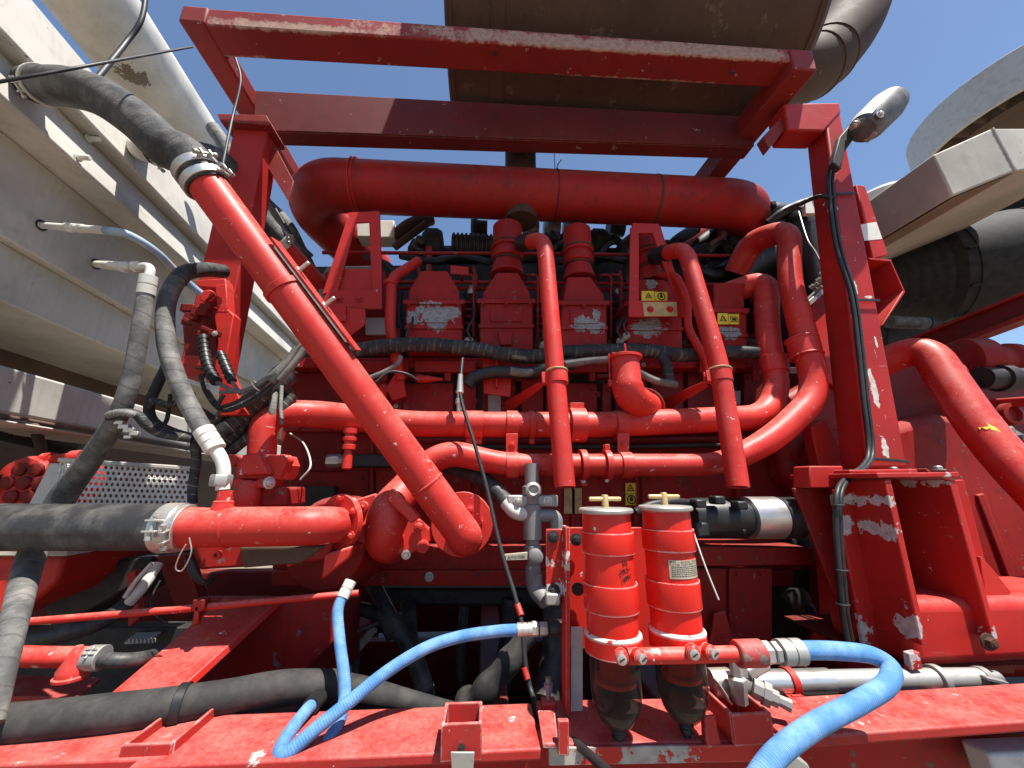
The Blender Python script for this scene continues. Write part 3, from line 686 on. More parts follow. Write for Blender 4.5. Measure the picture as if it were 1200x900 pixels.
# small red elbow lines and sensors on the head deck
for x, y in ((449, 455), (500, 455), (590, 480), (600, 455), (556, 470), (700, 462), (822, 455), (790, 470)):
    bolt(en, (x, y, 1.99), FRONT, .011, E)
rect('mount_pad', 436, 446, 470, 482, 1.96, .05, E, en, .003); bolt(en, (464, 476, 1.955), FRONT, .008, M['zinc'])
plate('lifting_eye', [(432, 470), (446, 452), (450, 449), (456, 452), (452, 468), (440, 480)], .012, M['red'], en, .002, Y=1.90)
build('injector_plug', MB().lathe(P(488, 444, 1.86), XA, [(0, .016), (.01, .019), (.07, .019), (.075, .015), (.13, .006)], 14), M['red'], en)
# T bracket carrying the conduits
m = MB().slab([(565, 416, 1.84), (601, 417, 1.84), (598, 465, 1.84), (567, 461, 1.84)], Vector((0, .012, 0))).slab([(564, 415, 1.80), (601, 416, 1.80), (601, 418.5, 1.80), (564, 417.5, 1.80)], Vector((0, .06, 0))).slab([(580, 418, 1.805), (584, 418, 1.805), (583, 454, 1.805), (581, 454, 1.805)], Vector((0, .034, 0)))
build('conduit_bracket', m, M['red'], en, .002)
# struts that hold the standing pipes
for pts in ([(590, 472, 1.90), (632, 447, 1.62), (636, 453, 1.62), (597, 484, 1.90)], [(772, 470, 1.90), (826, 446, 1.62), (830, 453, 1.62), (778, 484, 1.90)]):
    plate('pipe_strut', pts, .010, M['red'], en, .002)
# turbo group glimpsed above the covers
tb = thing('turbocharger', 'dark ribbed bellows and dusty turbo housings behind the covers', 'turbocharger', (540, 300, 2.3))
bx = P(530, 288, 2.32); xe = P(578, 288, 2.32); L = (xe - bx).length
prof = []
for i in range(11): t = i / 10 * L; prof += [(t, .075), (t + L * .025, .088), (t + L * .055, .088), (t + L * .08, .075)]
build('bellows', MB().lathe(bx, XA, prof, 28), M['dark'], tb)
for x, r in ((508, .11), (692, .10), (700, .11)):
    cc = P(x, 287, 2.34); build('scroll_housing', MB().lathe(cc - XA * .07, XA, [(0, .02), (.0, r * .7), (.03, r), (.10, r), (.13, r * .85), (.14, .03)], 28), M['tyre'], tb)
for x in (560, 620, 645, 668, 720):
    cc = P(x, 268, 2.45); build('clamp_flange', MB().lathe(cc - XA * .05, XA, [(0, .07), (.02, .09), (.04, .09), (.05, .06), (.12, .06)], 20), M['zinc' if x in (620, 645, 668) else 'dark'], tb)
rect('insulation_box', 418, 259, 436, 277, 2.3, .12, M['whitefit'], tb, .006); rect('insulation_box', 441, 258, 462, 278, 2.34, .12, M['whitefit'], tb, .006)
build('outlet_pipe', MB().tube(spline([(462, 280, 2.4), (480, 265, 2.4), (505, 256, 2.45)]), .05, 18), M['rust'], tb)
build('support_pipe', MB().tube([P(462, 290, 2.3), P(500, 262, 2.3)], .025, 14), M['rust'], tb)
rect('wall_bracket', 499, 288, 506, 318, 2.2, .04, E, tb, .003)
plate('tag_plate', [(528, 311), (549, 313), (549, 322), (528, 321)], .004, M['red'], tb, 0, Y=2.1)
build('exhaust_manifold', MB().tube([P(480, 300, 2.5), P(690, 302, 2.5), P(900, 306, 2.5)], .075, 20), M['dark'], tb)
build('exhaust_riser', MB().tube([P(594, 318, 2.44), P(594, 265, 2.44)], .06, 18), M['dark'], tb)
for x in (655, 735, 790, 820, 850):
    build('cross_hose', MB().tube(spline([(x - 20, 310, 2.55), (x, 285, 2.45), (x + 25, 268, 2.5)]), .045, 14), M['dark'], tb)

for pts, w in (([(470, 300, 2.3), (505, 306, 2.2), (540, 300, 2.22), (575, 308, 2.2)], 9), ([(632, 300, 2.25), (660, 306, 2.2), (700, 300, 2.2), (735, 306, 2.2)], 10), ([(705, 285, 2.3), (720, 278, 2.25), (735, 300, 2.2), (730, 330, 2.15)], 8),
    ([(790, 300, 2.3), (815, 312, 2.2), (835, 322, 2.15), (860, 318, 2.2)], 12), ([(545, 345, 2.1), (556, 360, 2.02), (552, 390, 1.98)], 6), ([(716, 340, 2.1), (726, 356, 2.02), (722, 392, 1.98)], 6), ([(470, 345, 2.05), (468, 368, 1.98), (472, 395, 1.95)], 5), ([(430, 300, 2.25), (455, 312, 2.2), (470, 330, 2.2)], 9), ([(640, 330, 2.1), (642, 370, 2.0), (648, 400, 1.95)], 6)):
    hose('dark_lead', pts, w, M['black'], tb, 10)
for x, y, r in ((487, 292, .05), (640, 286, .06), (728, 292, .05), (815, 300, .06), (850, 292, .07), (880, 300, .08)):
    build('dark_fitting', MB().lathe(P(x, y, 2.3), Vector((.6, -1, .2)), [(0, r * .6), (.01, r), (.05, r), (.06, r * .7), (.10, r * .7), (.11, r * .4)], 16), M['dark'], tb)
# manifold brackets
bk = thing('manifold_bracket', 'red A-shaped bracket with open windows at the bent end of the air pipe', 'bracket', (410, 360, 1.82), 'brackets holding the big air pipe')
Yk = 1.82; A = M['red']
for pts in ([(407, 249), (444, 247), (443, 259), (412, 261)], [(407, 255), (418, 256), (396, 340), (377, 345)], [(432, 252), (445, 248), (448, 345), (436, 345)], [(384, 340), (448, 340), (448, 362), (430, 362), (376, 358)]):
    plate('bracket_bar', pts, .014, A, bk, .003, Y=Yk - random.random() * .002)
rect('bracket_web', 390, 315, 437, 341, Yk + .02, .01, A, bk, .002)
for x in (397, 421): bolt(bk, (x, 350, Yk - .002), FRONT, .013, A)
plate('foot_plate', [(373, 357), (428, 362), (428, 380), (405, 398), (372, 366)], .012, M['red'], bk, .002, Y=Yk - .03)
rect('foot_lug', 372, 356, 405, 376, Yk - .05, .018, M['red'], bk, .003)
bk = thing('manifold_bracket', 'red tapered bracket with a tan bolted foot, in front of the fourth cover', 'bracket', (770, 370, 1.78), 'brackets holding the big air pipe')
Yk = 1.78
for pts in ([(741, 261), (772, 262), (775, 273), (741, 273)], [(739, 266), (749, 272), (749, 352), (737, 370)], [(763, 268), (774, 264), (807, 370), (793, 352)]):
    plate('bracket_bar', pts, .016, A, bk, .003, Y=Yk + random.random() * .002)
plate('bracket_foot', [(737, 352), (799, 352), (806, 371), (737, 371)], .016, A, bk, .003, Y=Yk - .003)
plate('wear_plate', [(753, 354), (793, 354), (794, 370.5), (755, 370.5)], .004, M['tan'], bk, .001, Y=Yk - .0075)
for x in (762, 785): bolt(bk, (x, 362.5, Yk - .008), FRONT, .012, A)

# ---------------------------------------------------------------- coolant pipes
R_ = M['red_pipe']
c1 = thing('coolant_pipe', 'upper red coolant pipe curving down to a bolted flange behind the slanting pipe', 'pipe', (600, 497, 1.66), 'long coolant pipes along the engine')
pipe('pipe_run', [(306, 560, 1.52), (309, 484, 1.52), (370, 485, 1.66), (480, 497, 1.66), (700, 498, 1.68), (895, 489, 1.72), (912, 458, 1.76), (899, 395, 1.80), (898, 328, 1.86), (850, 345, 2.0)], [34, 34, 32, 30, 30, 31, 32, 31, 28, 27], R_, c1, .13)
c2 = thing('coolant_pipe', 'lower red coolant pipe with a hump, sweeping up at its far end', 'pipe', (700, 545, 1.60), 'long coolant pipes along the engine')
pipe('pipe_run', [(428, 640, 1.5), (480, 562, 1.60), (522, 528, 1.60), (590, 545, 1.60), (845, 545, 1.60), (905, 515, 1.6), (958, 463, 1.62), (945, 405, 1.64), (925, 330, 1.68), (925, 268, 1.74), (880, 284, 1.98), (862, 320, 2.1)], [36, 33, 30, 27, 27, 33, 36, 36, 30, 30, 28, 27], R_, c2, .12)
RP = RW(30, (600, 497, 1.66), XA)
def pband(par, x, y, Y, wpx, axis, width, lug=None, mat=None, th=.005):
    band('clamp_band', (x, y, Y), axis, RW(wpx, (x, y, Y), axis), width, mat or R_, par, th, lug)
pband(c1, 556, 498, 1.66, 31, XA, .075, -UP); pband(c1, 600, 498, 1.665, 31, XA, .05); pband(c1, 623, 498, 1.67, 31, XA, .024, -UP); pband(c1, 676, 498, 1.675, 38, XA, .07, UP); pband(c1, 726, 498, 1.68, 31, XA, .05)
pband(c2, 600, 545, 1.60, 28, XA, .05); pband(c2, 683, 545, 1.60, 34, XA, .026, -UP); pband(c2, 711, 545, 1.60, 34, XA, .024, UP); pband(c2, 733, 545, 1.60, 28, XA, .05)
for x, Ya in ((600, 1.60), (731, 1.61)):
    plate('tie_plate', [(x - 7, 508), (x + 7, 508), (x + 6, 537), (x - 7, 537)], .008, R_, c1, .002, Y=1.60)
    bolt(c1, (x, 521, 1.598), FRONT, .010, R_)
for x, y in ((683, 563), (711, 562)): bolt(c2, (x, y, 1.59), -UP, .009, M['steel'])
ax = (P(925, 340, 1.68) - P(945, 405, 1.64)).normalized()
band('clamp_band', (942, 408, 1.645), ax, RW(37, (942, 408, 1.645), ax), .085, R_, c2, .006, XA)
for dd in (-.045, .045): hoop('clamp_wire', P(942, 408, 1.645) + ax * dd, ax, RW(37, (942, 408, 1.645), ax) + .006, .005, R_, c2)
ax = (P(898, 345, 1.8) - P(899, 395, 1.80)).normalized()
band('clamp_band', (907, 428, 1.775), (P(899, 395, 1.80) - P(912, 458, 1.76)).normalized(), RW(32, (907, 428, 1.775), UP), .09, R_, c1, .006)
# standing pipes with cut ends
def standing(label, pts, w, bx, by, Yb):
    t = thing('standing_pipe', label, 'pipe', pts[-1], 'open standing pipes in front of the covers')
    path = fillet(pts, .09); r = RW(w[-1], pts[-1], path[-1] - path[-3])
    rr = [r] * len(path)
    m = MB().tube(path, rr, 24, caps=False); d = (path[-1] - path[-2]).normalized()
    m.lathe(path[-1], -d, [(0, r - .0002), (0, r - .005), (.25, r - .005)], 24, caps=False)
    build('pipe_tube', m, R_, t)
    band('clamp_band', (bx, by, Yb), d, r, .055, R_, t, .005, -XA); hoop('clamp_wire', P(bx, by, Yb) - d * .03, d, r + .005, .004, M['tan'], t)
    p0, p1 = pt(pts[0]), pt(pts[1]); dd = (p1 - p0).normalized()
    build('rubber_sleeve', MB().lathe(p0 - dd * .07, dd, [(0, r + .006), (.09, r + .008), (.12, r + .004)], 24), M['black'], t)
    return t
standing('standing red pipe between the third and second house-shaped covers, cut open below', [(618, 284, 1.78), (638, 281, 1.62), (651, 440, 1.52), (662, 571, 1.46)], [22, 24, 26, 25], 653, 443, 1.518)
standing('standing red pipe in front of the last cover, its cut end above the black motor', [(776, 298, 1.80), (803, 291, 1.64), (843, 430, 1.53), (865, 571, 1.46)], [24, 26, 28, 28], 844.5, 441, 1.525)
t = thing('bleed_pipe', 'thin bent red pipe between the air pipe bracket and first cover', 'pipe', (466, 440, 1.84))
pipe('pipe_tube', [(490, 306, 1.95), (459, 326, 1.80), (457, 385, 1.80), (470, 445, 1.86)], 13, M['red'], t, .05)
band('clamp_band', (458, 332, 1.80), UP, RW(14, (458, 332, 1.8)), .02, M['red'], t); plate('foot', [(462, 438), (472, 438), (476, 464), (460, 470), (452, 455)], .03, M['red'], t, .005, Y=1.86)
t = thing('drain_pipe', 'thin dark red pipe bending beside the tapered bracket', 'pipe', (825, 440, 1.75))
pipe('pipe_tube', [(775, 322, 1.86), (792, 322, 1.76), (806, 352, 1.74), (806, 385, 1.74), (829, 425, 1.72), (830, 445, 1.72)], 10, M['red'], t, .05)
rect('pipe_clip', 799, 335, 810, 346, 1.735, .02, M['red'], t)
# capped elbow
fe = thing('filler_elbow', 'red filler elbow with a clipped cap between the standing pipes', 'elbow', (745, 480, 1.62))
path = fillet([(732, 420, 1.60), (736, 463, 1.58), (752, 474, 1.66), (763, 478, 1.80)], .06); r = RW(35, (732, 430, 1.6))
build('elbow_tube', MB().tube(path, [r * (.92 if i < 2 else 1.0) for i in range(len(path))], 28), M['red_pipe'], fe)
p = P(732, 420, 1.60); build('cap', MB().lathe(p - UP * .004, UP, [(0, r * 1.03), (0, r * 1.12), (.012, r * 1.12), (.018, r * .9), (.022, r * .5)], 28), M['red_pipe'], fe)
build('latch', MB().box(p + Vector((0, 0, .022)), r * 1.7, .012, .006).box(p + Vector((.006, 0, .045)), .008, .008, .05), M['red'], fe, .001)
build('latch_arm', MB().bar(p + Vector((-r - .008, -.01, .015)), p + Vector((-r - .012, -.01, -.11)), .008, .006).box(p + Vector((-r - .01, -.01, -.12)), .02, .012, .03), M['red'], fe, .001)
build('elbow_flange', MB().lathe(P(754, 478, 1.74), (P(763, 478, 1.8) - P(752, 474, 1.66)).normalized(), [(0, r), (0, r * 1.45), (.014, r * 1.45), (.014, r)], 28), M['red_engine'], fe, .002)
# ================================================================ slanting pipe and wrapped hoses, upper left
R_ = M['red_pipe']
sp = thing('slanting_pipe', 'thick bright red pipe slanting from the wrapped hose down to the pump outlet', 'pipe', (545, 620, 1.42))
A0, A1 = P(235, 206, 1.13), P(533, 612, 1.42)
dA = (A1 - A0).normalized(); rA = RW(43, (400, 430, 1.28), dA)
path = [A0.lerp(A1, i / 8) for i in range(9)] + fillet([A1, P(548, 632, 1.435), P(535, 628, 1.62)], .12)[1:]
build('pipe_tube', MB().tube(path, rA, 36), R_, sp)
wj = P(499, 566, 1.387); build('weld_seam', MB().lathe(A0 + dA * (wj - A0).dot(dA), dA, [(0, rA - .001), (.003, rA + .003), (.008, rA + .003), (.011, rA - .001)], 36), R_, sp)
cb = A0 + dA * (P(333, 340, 1.224) - A0).dot(dA)
band('clamp_band', cb, dA, rA, .022, R_, sp, .006)
sd = dA.cross(FWD); sd = sd if sd.x > 0 else -sd; sd.normalize(); sd = (sd + UP * .05).normalized()
st0, st1 = A0 + dA * (P(318, 300, 1.2) - A0).dot(dA), A0 + dA * (P(405, 408, 1.29) - A0).dot(dA)
m = MB().bar(st0 + sd * (rA + .006), st1 + sd * (rA + .012), .045, .007, sd)
build('strap_bar', m, M['steel'], sp, .001)
build('strap_edge', MB().bar(st0 + sd * (rA + .015) - dA * .03, st1 + sd * (rA + .021) + dA * .04, .05, .007, sd), M['red'], sp, .001)
for k in (.25, .62):
    c = st0.lerp(st1, k) + sd * (rA + .012); bolt(sp, c, sd, .012, M['steel']); build('bolt_shank', MB().lathe(c, sd, [(0, .007), (.05, .007), (.052, .005)], 10), M['steel'], sp)
wh = thing('wrapped_hose', 'black tape-wrapped hose arching from the pale girder stub to the slanting red pipe', 'hose', (225, 205, 1.13))
hp = [(38, 101, .98), (75, 101, .98), (120, 112, 1.0), (165, 144, 1.04), (198, 178, 1.08), P(222, 190, 1.115), A0 + dA * .03]
hpth = G0 = on_girder(34, 100); G1 = G0 + (P(70, 101, 1.2) - G0).normalized() * .10
hpth = spline([G1, (84, 103, 1.20), (122, 115, 1.15), (163, 143, 1.13), (194, 172, 1.12), A0 - dA * .07, A0 + dA * .05], 10)
build('hose_wall', MB().tube(hpth, rA + .006, 32), M['wrap'], wh)
def hose_clamp(par, c, ax, r, w, lug, mat=None):
    mat = mat or M['steel']; ax = ax.normalized(); lug = (lug - ax * lug.dot(ax)).normalized()
    b = band('clamp_band', c, ax, r, w, mat, par, .005)
    t = ax.cross(lug)
    c = pt(c)
    k = min(1, r / .06)
    for s in (-1, 1): build('clamp_lug', MB().box(c + lug * (r + .011 * k) + t * s * .014 * k, w * .8, .006 * k, .022 * k, (ax, t, lug)), mat, par, .0015)
    build('clamp_screw', MB().lathe(c + lug * (r + .013 * k) - t * .034 * k, t, [(0, .007 * k), (.010 * k, .007 * k), (.010 * k, .0045 * k), (.060 * k, .0045 * k), (.060 * k, .008 * k), (.070 * k, .008 * k)], 10), M['zinc'], par)
    return b
for k in (-.015, .03): hose_clamp(wh, A0 + dA * k, dA, rA + .008, .026, sd + UP * .2 if k > 0 else XA - FWD * .5)
hose_clamp(wh, hpth[3], (hpth[4] - hpth[2]), rA + .008, .024, Vector((.2, -.6, -.8)), M['whitefit'])
p0 = hpth[0]; d0 = (hpth[0] - hpth[2]).normalized()
build('pipe_stub', MB().tube([p0 - d0 * .06, p0, G0 + (G0 - p0) * .6], rA - .004, 28), M['cream'], wh)
h2 = thing('wrapped_hose', 'second black wrapped hose half hidden behind the first, clamped to a short red pipe', 'hose', (330, 280, 1.9))
pts = [(178, 178, 1.52), (215, 180, 1.52), (258, 190, 1.6), (290, 232, 1.75), (314, 268, 1.85), (330, 286, 1.93)]
hpth = spline(pts); r2 = RW(27, (258, 190, 1.6), Vector((1, .6, -.6)))
build('hose_wall', MB().tube(hpth, r2, 24), M['wrap'], h2)
q0 = on_girder(162, 174); build('pipe_stub', MB().tube([q0 + (q0 - hpth[2]) * .4, q0, hpth[2]], r2 * 1.02, 22), M['cream'], h2)
hose_clamp(h2, hpth[3], XA, r2 + .004, .02, -UP, M['whitefit'])
d2 = (hpth[-1] - hpth[-4]).normalized(); hose_clamp(h2, hpth[-2], d2, r2 + .003, .05, XA)
build('red_pipe', MB().tube([hpth[-1] - d2 * .02, hpth[-1] + d2 * .12, hpth[-1] + d2 * .30], r2 * .95, 22), R_, h2)
# slack ribbed tube rising behind the frame upright
t = thing('pale_cable_bundle', 'pale ribbed conduit descending behind the red upright', 'conduit', (300, 240, 2.3))
hose('conduit_wall', [(250, 150, 2.2), (300, 225, 2.25), (335, 262, 2.3), (352, 292, 2.35), (372, 330, 2.4)], [16, 16, 15, 14, 13], M['greyhose'], t)
hose('black_lead', [(285, 190, 2.15), (318, 238, 2.2), (342, 276, 2.25), (366, 300, 2.3)], 4, M['wire'], t)

# ================================================================ grey hoses on the left
def ferrule(par, c, d, r, L, mat, ribs=2):
    """crimped hose end: collar, rings and hex"""
    prof = [(0, r * .9), (0, r * 1.12)]
    for i in range(ribs): u = L * (i + 1) / (ribs + 1); prof += [(u - L * .04, r * 1.12), (u - L * .03, r * 1.02), (u + L * .03, r * 1.02), (u + L * .04, r * 1.12)]
    prof += [(L, r * 1.12), (L, r * .7)]
    return build('ferrule', MB().lathe(c, d, prof, 24), mat, par)
def hexnut(par, c, d, r, L, mat): return build('hex_nut', MB().lathe(c, d, [(0, r * .9), (.15 * L, r), (.85 * L, r), (L, r * .9)], 6), mat, par, .001)
def straight(path, k0, k1): return (path[k1] - path[k0]).normalized()
gh = thing('grey_hose', 'dusty grey hose hanging from the girder elbow down to the lower corner', 'hose', (0, 800, 1.1))
pts = [(172, 338, 1.14), (166, 375, 1.15), (157, 430, 1.17), (142, 480, 1.20), (112, 530, 1.27), (72, 585, 1.35), (38, 650, 1.31), (14, 740, 1.07), (-12, 850, 1.0)]
path = spline(pts); build('hose_wall', MB().tube(path, wvar(pts, [22, 23, 25, 26, 28, 34, 36, 36, 36], path), 24), M['greyhose'], gh)
p, d = path[0], -straight(path, 0, 4); r = RW(22, pts[0], UP)
ferrule(gh, p - d * .02, d, r, .06, M['whitefit'], 1)
el = fillet([p + d * .03, P(178, 312, 1.145), P(150, 313, 1.18), P(130, 311, 1.26)], .05); build('elbow', MB().tube(el, r * .62, 18), M['whitefit'], gh)
gc = on_girder(112, 309.5); e = (gc - P(150, 313, 1.18)).normalized()
hexnut(gh, P(160, 313, 1.165), e, r * 1.0, .028, M['steel']); hexnut(gh, P(147, 312.6, 1.19), e, r * .9, .03, M['whitefit'])
build('port_tube', MB().tube([P(146, 313, 1.19), gc, gc + (gc - P(146, 313, 1.19)) * .3], r * .85, 18), M['whitefit'], gh)
build('port_hole', MB().lathe(gc + XA * .001, XA, [(0, r * 1.35), (.004, r * 1.35), (.005, r * .9)], 20), M['dark'], gh)
gh = thing('grey_hose', 'grey hose curling from a black arch down to the steel elbow on the red stub', 'hose', (262, 580, 1.15))
pts = [(262, 318, 1.42), (240, 316, 1.34), (214, 322, 1.25), (196, 352, 1.21), (195, 400, 1.20), (208, 446, 1.21), (228, 487, 1.22), (244, 513, 1.22)]
path = spline(pts); build('hose_wall', MB().tube(path, RW(26, (200, 400, 1.16), UP), 24), M['greyhose'], gh)
k = spline(pts[:4]); build('black_sleeve', MB().tube(k[:24], RW(27.5, (200, 400, 1.16), UP), 24), M['wrap'], gh)
p, d = path[-1], straight(path, -4, -1); r = RW(26, (200, 400, 1.15), UP)
ferrule(gh, p - d * .03, d, r, .075, M['whitefit'], 2)
el = fillet([p + d * .03, P(263, 543, 1.22), P(261, 574, 1.22)], .05); build('elbow', MB().tube(el, r * .72, 18), M['whitefit'], gh)
hexnut(gh, P(260.5, 556, 1.22), -UP, r * 1.15, .034, M['zinc'])
bh = thing('pale_blue_hose', 'thin pale blue hose leaving a white fitting in the girder', 'hose', (240, 350, 1.6))
hose('hose_wall', [(122, 270, 1.28), (150, 275, 1.3), (184, 296, 1.38), (212, 324, 1.5), (245, 352, 1.6)], 9, M['bluegrey'], bh)
gf = on_girder(48, 264); e = (gf - P(122, 270, 1.28)).normalized(); r = RW(12, (90, 268, 1.22), P(124, 270, 1.285) - P(40, 263, 1.12))
build('fitting_tube', MB().tube([P(124, 270, 1.285), gf, gf + e * .05], r * .85, 16), M['whitefit'], bh)
for x in (100, 93): hexnut(bh, P(122, 270, 1.28).lerp(gf, (122 - x) / 74), e, r * 1.15, .012, M['whitefit'])
build('collar', MB().lathe(P(122, 270, 1.28).lerp(gf, .45), e, [(0, r * .8), (.004, r * 1.1), (.05, r * 1.1), (.055, r * .9)], 18), M['whitefit'], bh)
build('port_hole', MB().lathe(gf + XA * .001, XA, [(0, r * 1.5), (.004, r * 1.5), (.005, r * .9)], 20), M['dark'], bh)

# thin cables against the sky
t = tag(hose('thin_cable', [(-30, 101, .8), (60, 85, .85), (130, 72, .95), (225, 55, 1.33)], 4.5, M['wire']), 'thin black cable strung from the rack across the sky to the girder', 'cable')
t = tag(hose('bent_cable', [(172, -20, 1.3), (166, 22, 1.3), (146, 52, 1.29), (112, 94, 1.17)], 9, M['wire']), 'thick black cable dropping in front of the boom tube at the top edge', 'cable')
t = tag(hose('hanging_cable', [(276, 68, 1.34), (282, 95, 1.34), (272, 140, 1.32), (262, 188, 1.22), (258, 212, 1.14)], 4, M['wire']), 'thin black cable hanging from the rack corner to the hose clamp', 'cable')

# ================================================================ bracket, connectors and looms beside the upright
cb = thing('control_bracket', 'bright red window-cut bracket holding connectors beside the grey hose', 'bracket', (262, 470, 1.45))
YC = 1.45; A = M['red']
for pts in ([(228, 328), (264, 326), (266, 338), (232, 336)], [(252, 334), (265, 332), (267, 366), (254, 366)], [(250, 364), (267, 362), (274, 369), (260, 452), (250, 440), (255, 400)], [(258, 440), (268, 436), (288, 486), (254, 488)]):
    plate('bracket_bar', pts, .05, A, cb, .004, Y=YC + random.random() * .004)
plate('side_cheek', [(213, 372), (252, 360), (255, 425), (217, 428)], .10, M['red_dark'], cb, .004, Y=YC + .06)
plate('lower_cheek', [(215, 416), (256, 418), (258, 430), (216, 428)], .03, A, cb, .003, Y=YC + .03)
build('round_cap', MB().lathe(P(246, 349, YC + .01), FRONT, [(-.03, .026), (0, .028), (.014, .028), (.018, .023)], 24), A, cb)
build('cap_slot', MB().box(P(246, 349, YC - .010), .04, .004, .006, ((XA + UP).normalized(), YA, (UP - XA).normalized())), M['red_dark'], cb)
m = MB()
for x, y, s in ((222, 362, .03), (236, 366, .035), (226, 372, .03), (242, 360, .025), (219, 378, .02)): m.box(P(x, y, YC - .01), s * 1.6, s, s, )
build('terminal_block', m, M['red_dark'], cb, .003)
m = MB().bar(P(215, 374, YC - .03), P(256, 392, YC - .03), .012, .014).box(P(252, 391, YC - .04), .03, .03, .02).box(P(232, 391, YC - .03), .02, .02, .02)
build('connector_rail', m, M['red_dark'], cb, .002); bolt(cb, (252, 391, YC - .055), FRONT, .007, M['zinc'])
def ringtube(name, pts, w, mat, par, step=.02, rr=1.12, label=None):
    path = spline(pts); r = RW(w, pts[len(pts) // 2]); m = MB().tube(path, r, 12)
    acc = 0
    for a, b in zip(path, path[1:]):
        acc += (b - a).length
        if acc > step:
            acc = 0; d = (b - a).normalized(); m.lathe(a - d * step * .2, d, [(0, r * .9), (0, r * rr), (step * .4, r * rr), (step * .4, r * .9)], 12)
    return build(name, m, mat, par)
ringtube('corrugated_lead', [(238, 394, 1.41), (240, 412, 1.40), (244, 430, 1.38), (254, 448, 1.36)], 11, M['black'], cb)
ringtube('corrugated_lead', [(258, 414, 1.38), (264, 428, 1.37), (272, 447, 1.36)], 10, M['black'], cb)
lw = thing('wiring_bundle', 'bundle of grey and black wires tied together behind the slanting pipe', 'wiring', (300, 450, 1.4))
for pts, w in (([(254, 448, 1.36), (280, 459, 1.35), (310, 446, 1.36), (334, 424, 1.38), (360, 396, 1.42)], 5), ([(272, 447, 1.36), (282, 462, 1.36)], 5),
    ([(262, 463, 1.36), (256, 476, 1.35), (275, 472, 1.35), (306, 453, 1.36), (338, 424, 1.38), (362, 400, 1.42)], 4.5), ([(258, 460, 1.36), (290, 456, 1.35), (320, 436, 1.37), (352, 405, 1.42)], 4.5),
    ([(284, 462, 1.36), (312, 450, 1.37), (345, 424, 1.40), (368, 402, 1.44)], 6), ([(268, 481, 1.36), (300, 468, 1.37), (340, 432, 1.40), (366, 408, 1.44)], 5)):
    hose('wire', pts, w, M['loomgrey'] if random.random() < .5 else M['wire'], lw, 10)
for pts in ([(318, 448, 1.36), (336, 426, 1.38), (348, 408, 1.40)], [(326, 446, 1.37), (344, 426, 1.39), (356, 410, 1.41)]): hose('grey_sleeve', pts, 10, M['loomgrey'], lw, 12)
hoop('tie', (300, 452, 1.36), P(310, 446, 1.36) - P(290, 458, 1.36), .02, .003, M['whitefit'], lw)
lm = thing('wiring_loom', 'thick black taped loom rising behind the red pipe elbow beside the upright', 'wiring', (260, 510, 1.55))
for pts, w in (([(252, 522, 1.5), (275, 500, 1.52), (305, 474, 1.54), (335, 452, 1.58)], 30), ([(258, 508, 1.48), (285, 486, 1.5), (312, 462, 1.5), (340, 440, 1.55)], 22), ([(246, 500, 1.46), (268, 478, 1.47), (296, 462, 1.48), (330, 430, 1.5)], 12), ([(262, 536, 1.5), (292, 512, 1.5), (322, 488, 1.52), (344, 464, 1.56)], 12), ([(236, 440, 1.45), (244, 462, 1.42), (262, 480, 1.42), (290, 470, 1.44), (322, 444, 1.46)], 7)):
    hose('loom_run', pts, w, M['loom'], lm)
hose('grey_lead', [(322, 455, 1.5), (319, 480, 1.5), (316, 498, 1.52), (312, 520, 1.55)], 10, M['loomgrey'], lm); hose('wire', [(330, 452, 1.5), (329, 480, 1.5), (331, 498, 1.5)], 5, M['loomgrey'], lm)
ll = thing('wiring_loom', 'tangled black loom looping between the two grey hoses', 'wiring', (190, 510, 1.3))
for pts, w, mt in (([(195, 400, 1.3), (196, 425, 1.3), (184, 452, 1.3), (175, 475, 1.3), (180, 494, 1.3), (206, 508, 1.3), (240, 516, 1.32)], 15, 'loom'), ([(188, 352, 1.3), (190, 400, 1.3), (202, 440, 1.3), (222, 470, 1.32), (250, 490, 1.4)], 9, 'loom'),
    ([(200, 462, 1.33), (196, 490, 1.33), (190, 500, 1.33)], 6, 'wire'), ([(130, 490, 1.2), (140, 484, 1.18), (160, 486, 1.2), (172, 498, 1.22), (190, 508, 1.26), (224, 514, 1.3)], 13, 'loom'),
    ([(172, 478, 1.25), (180, 470, 1.26), (200, 474, 1.28), (226, 462, 1.35)], 8, 'loom'), ([(228, 512, 1.32), (230, 540, 1.34), (226, 570, 1.36), (226, 590, 1.36)], 13, 'loom'), ([(212, 470, 1.34), (216, 488, 1.34), (222, 492, 1.34)], 2, 'wire')):
    hose('loom_run', pts, w, M[mt], ll, 12)
m = MB()
for x, y, s in ((140, 495, .012), (146, 500, .014), (152, 504, .014), (158, 508, .012), (150, 512, .01)): m.box(P(x, y, 1.2), s * 2, s, s)
build('silver_plug', m, M['steel'], ll, .002)
ringtube('ribbed_sleeve', [(126, 487, 1.17), (136, 484, 1.17), (150, 484, 1.17), (158, 487, 1.18)], 8, M['loomgrey'], ll, .012)

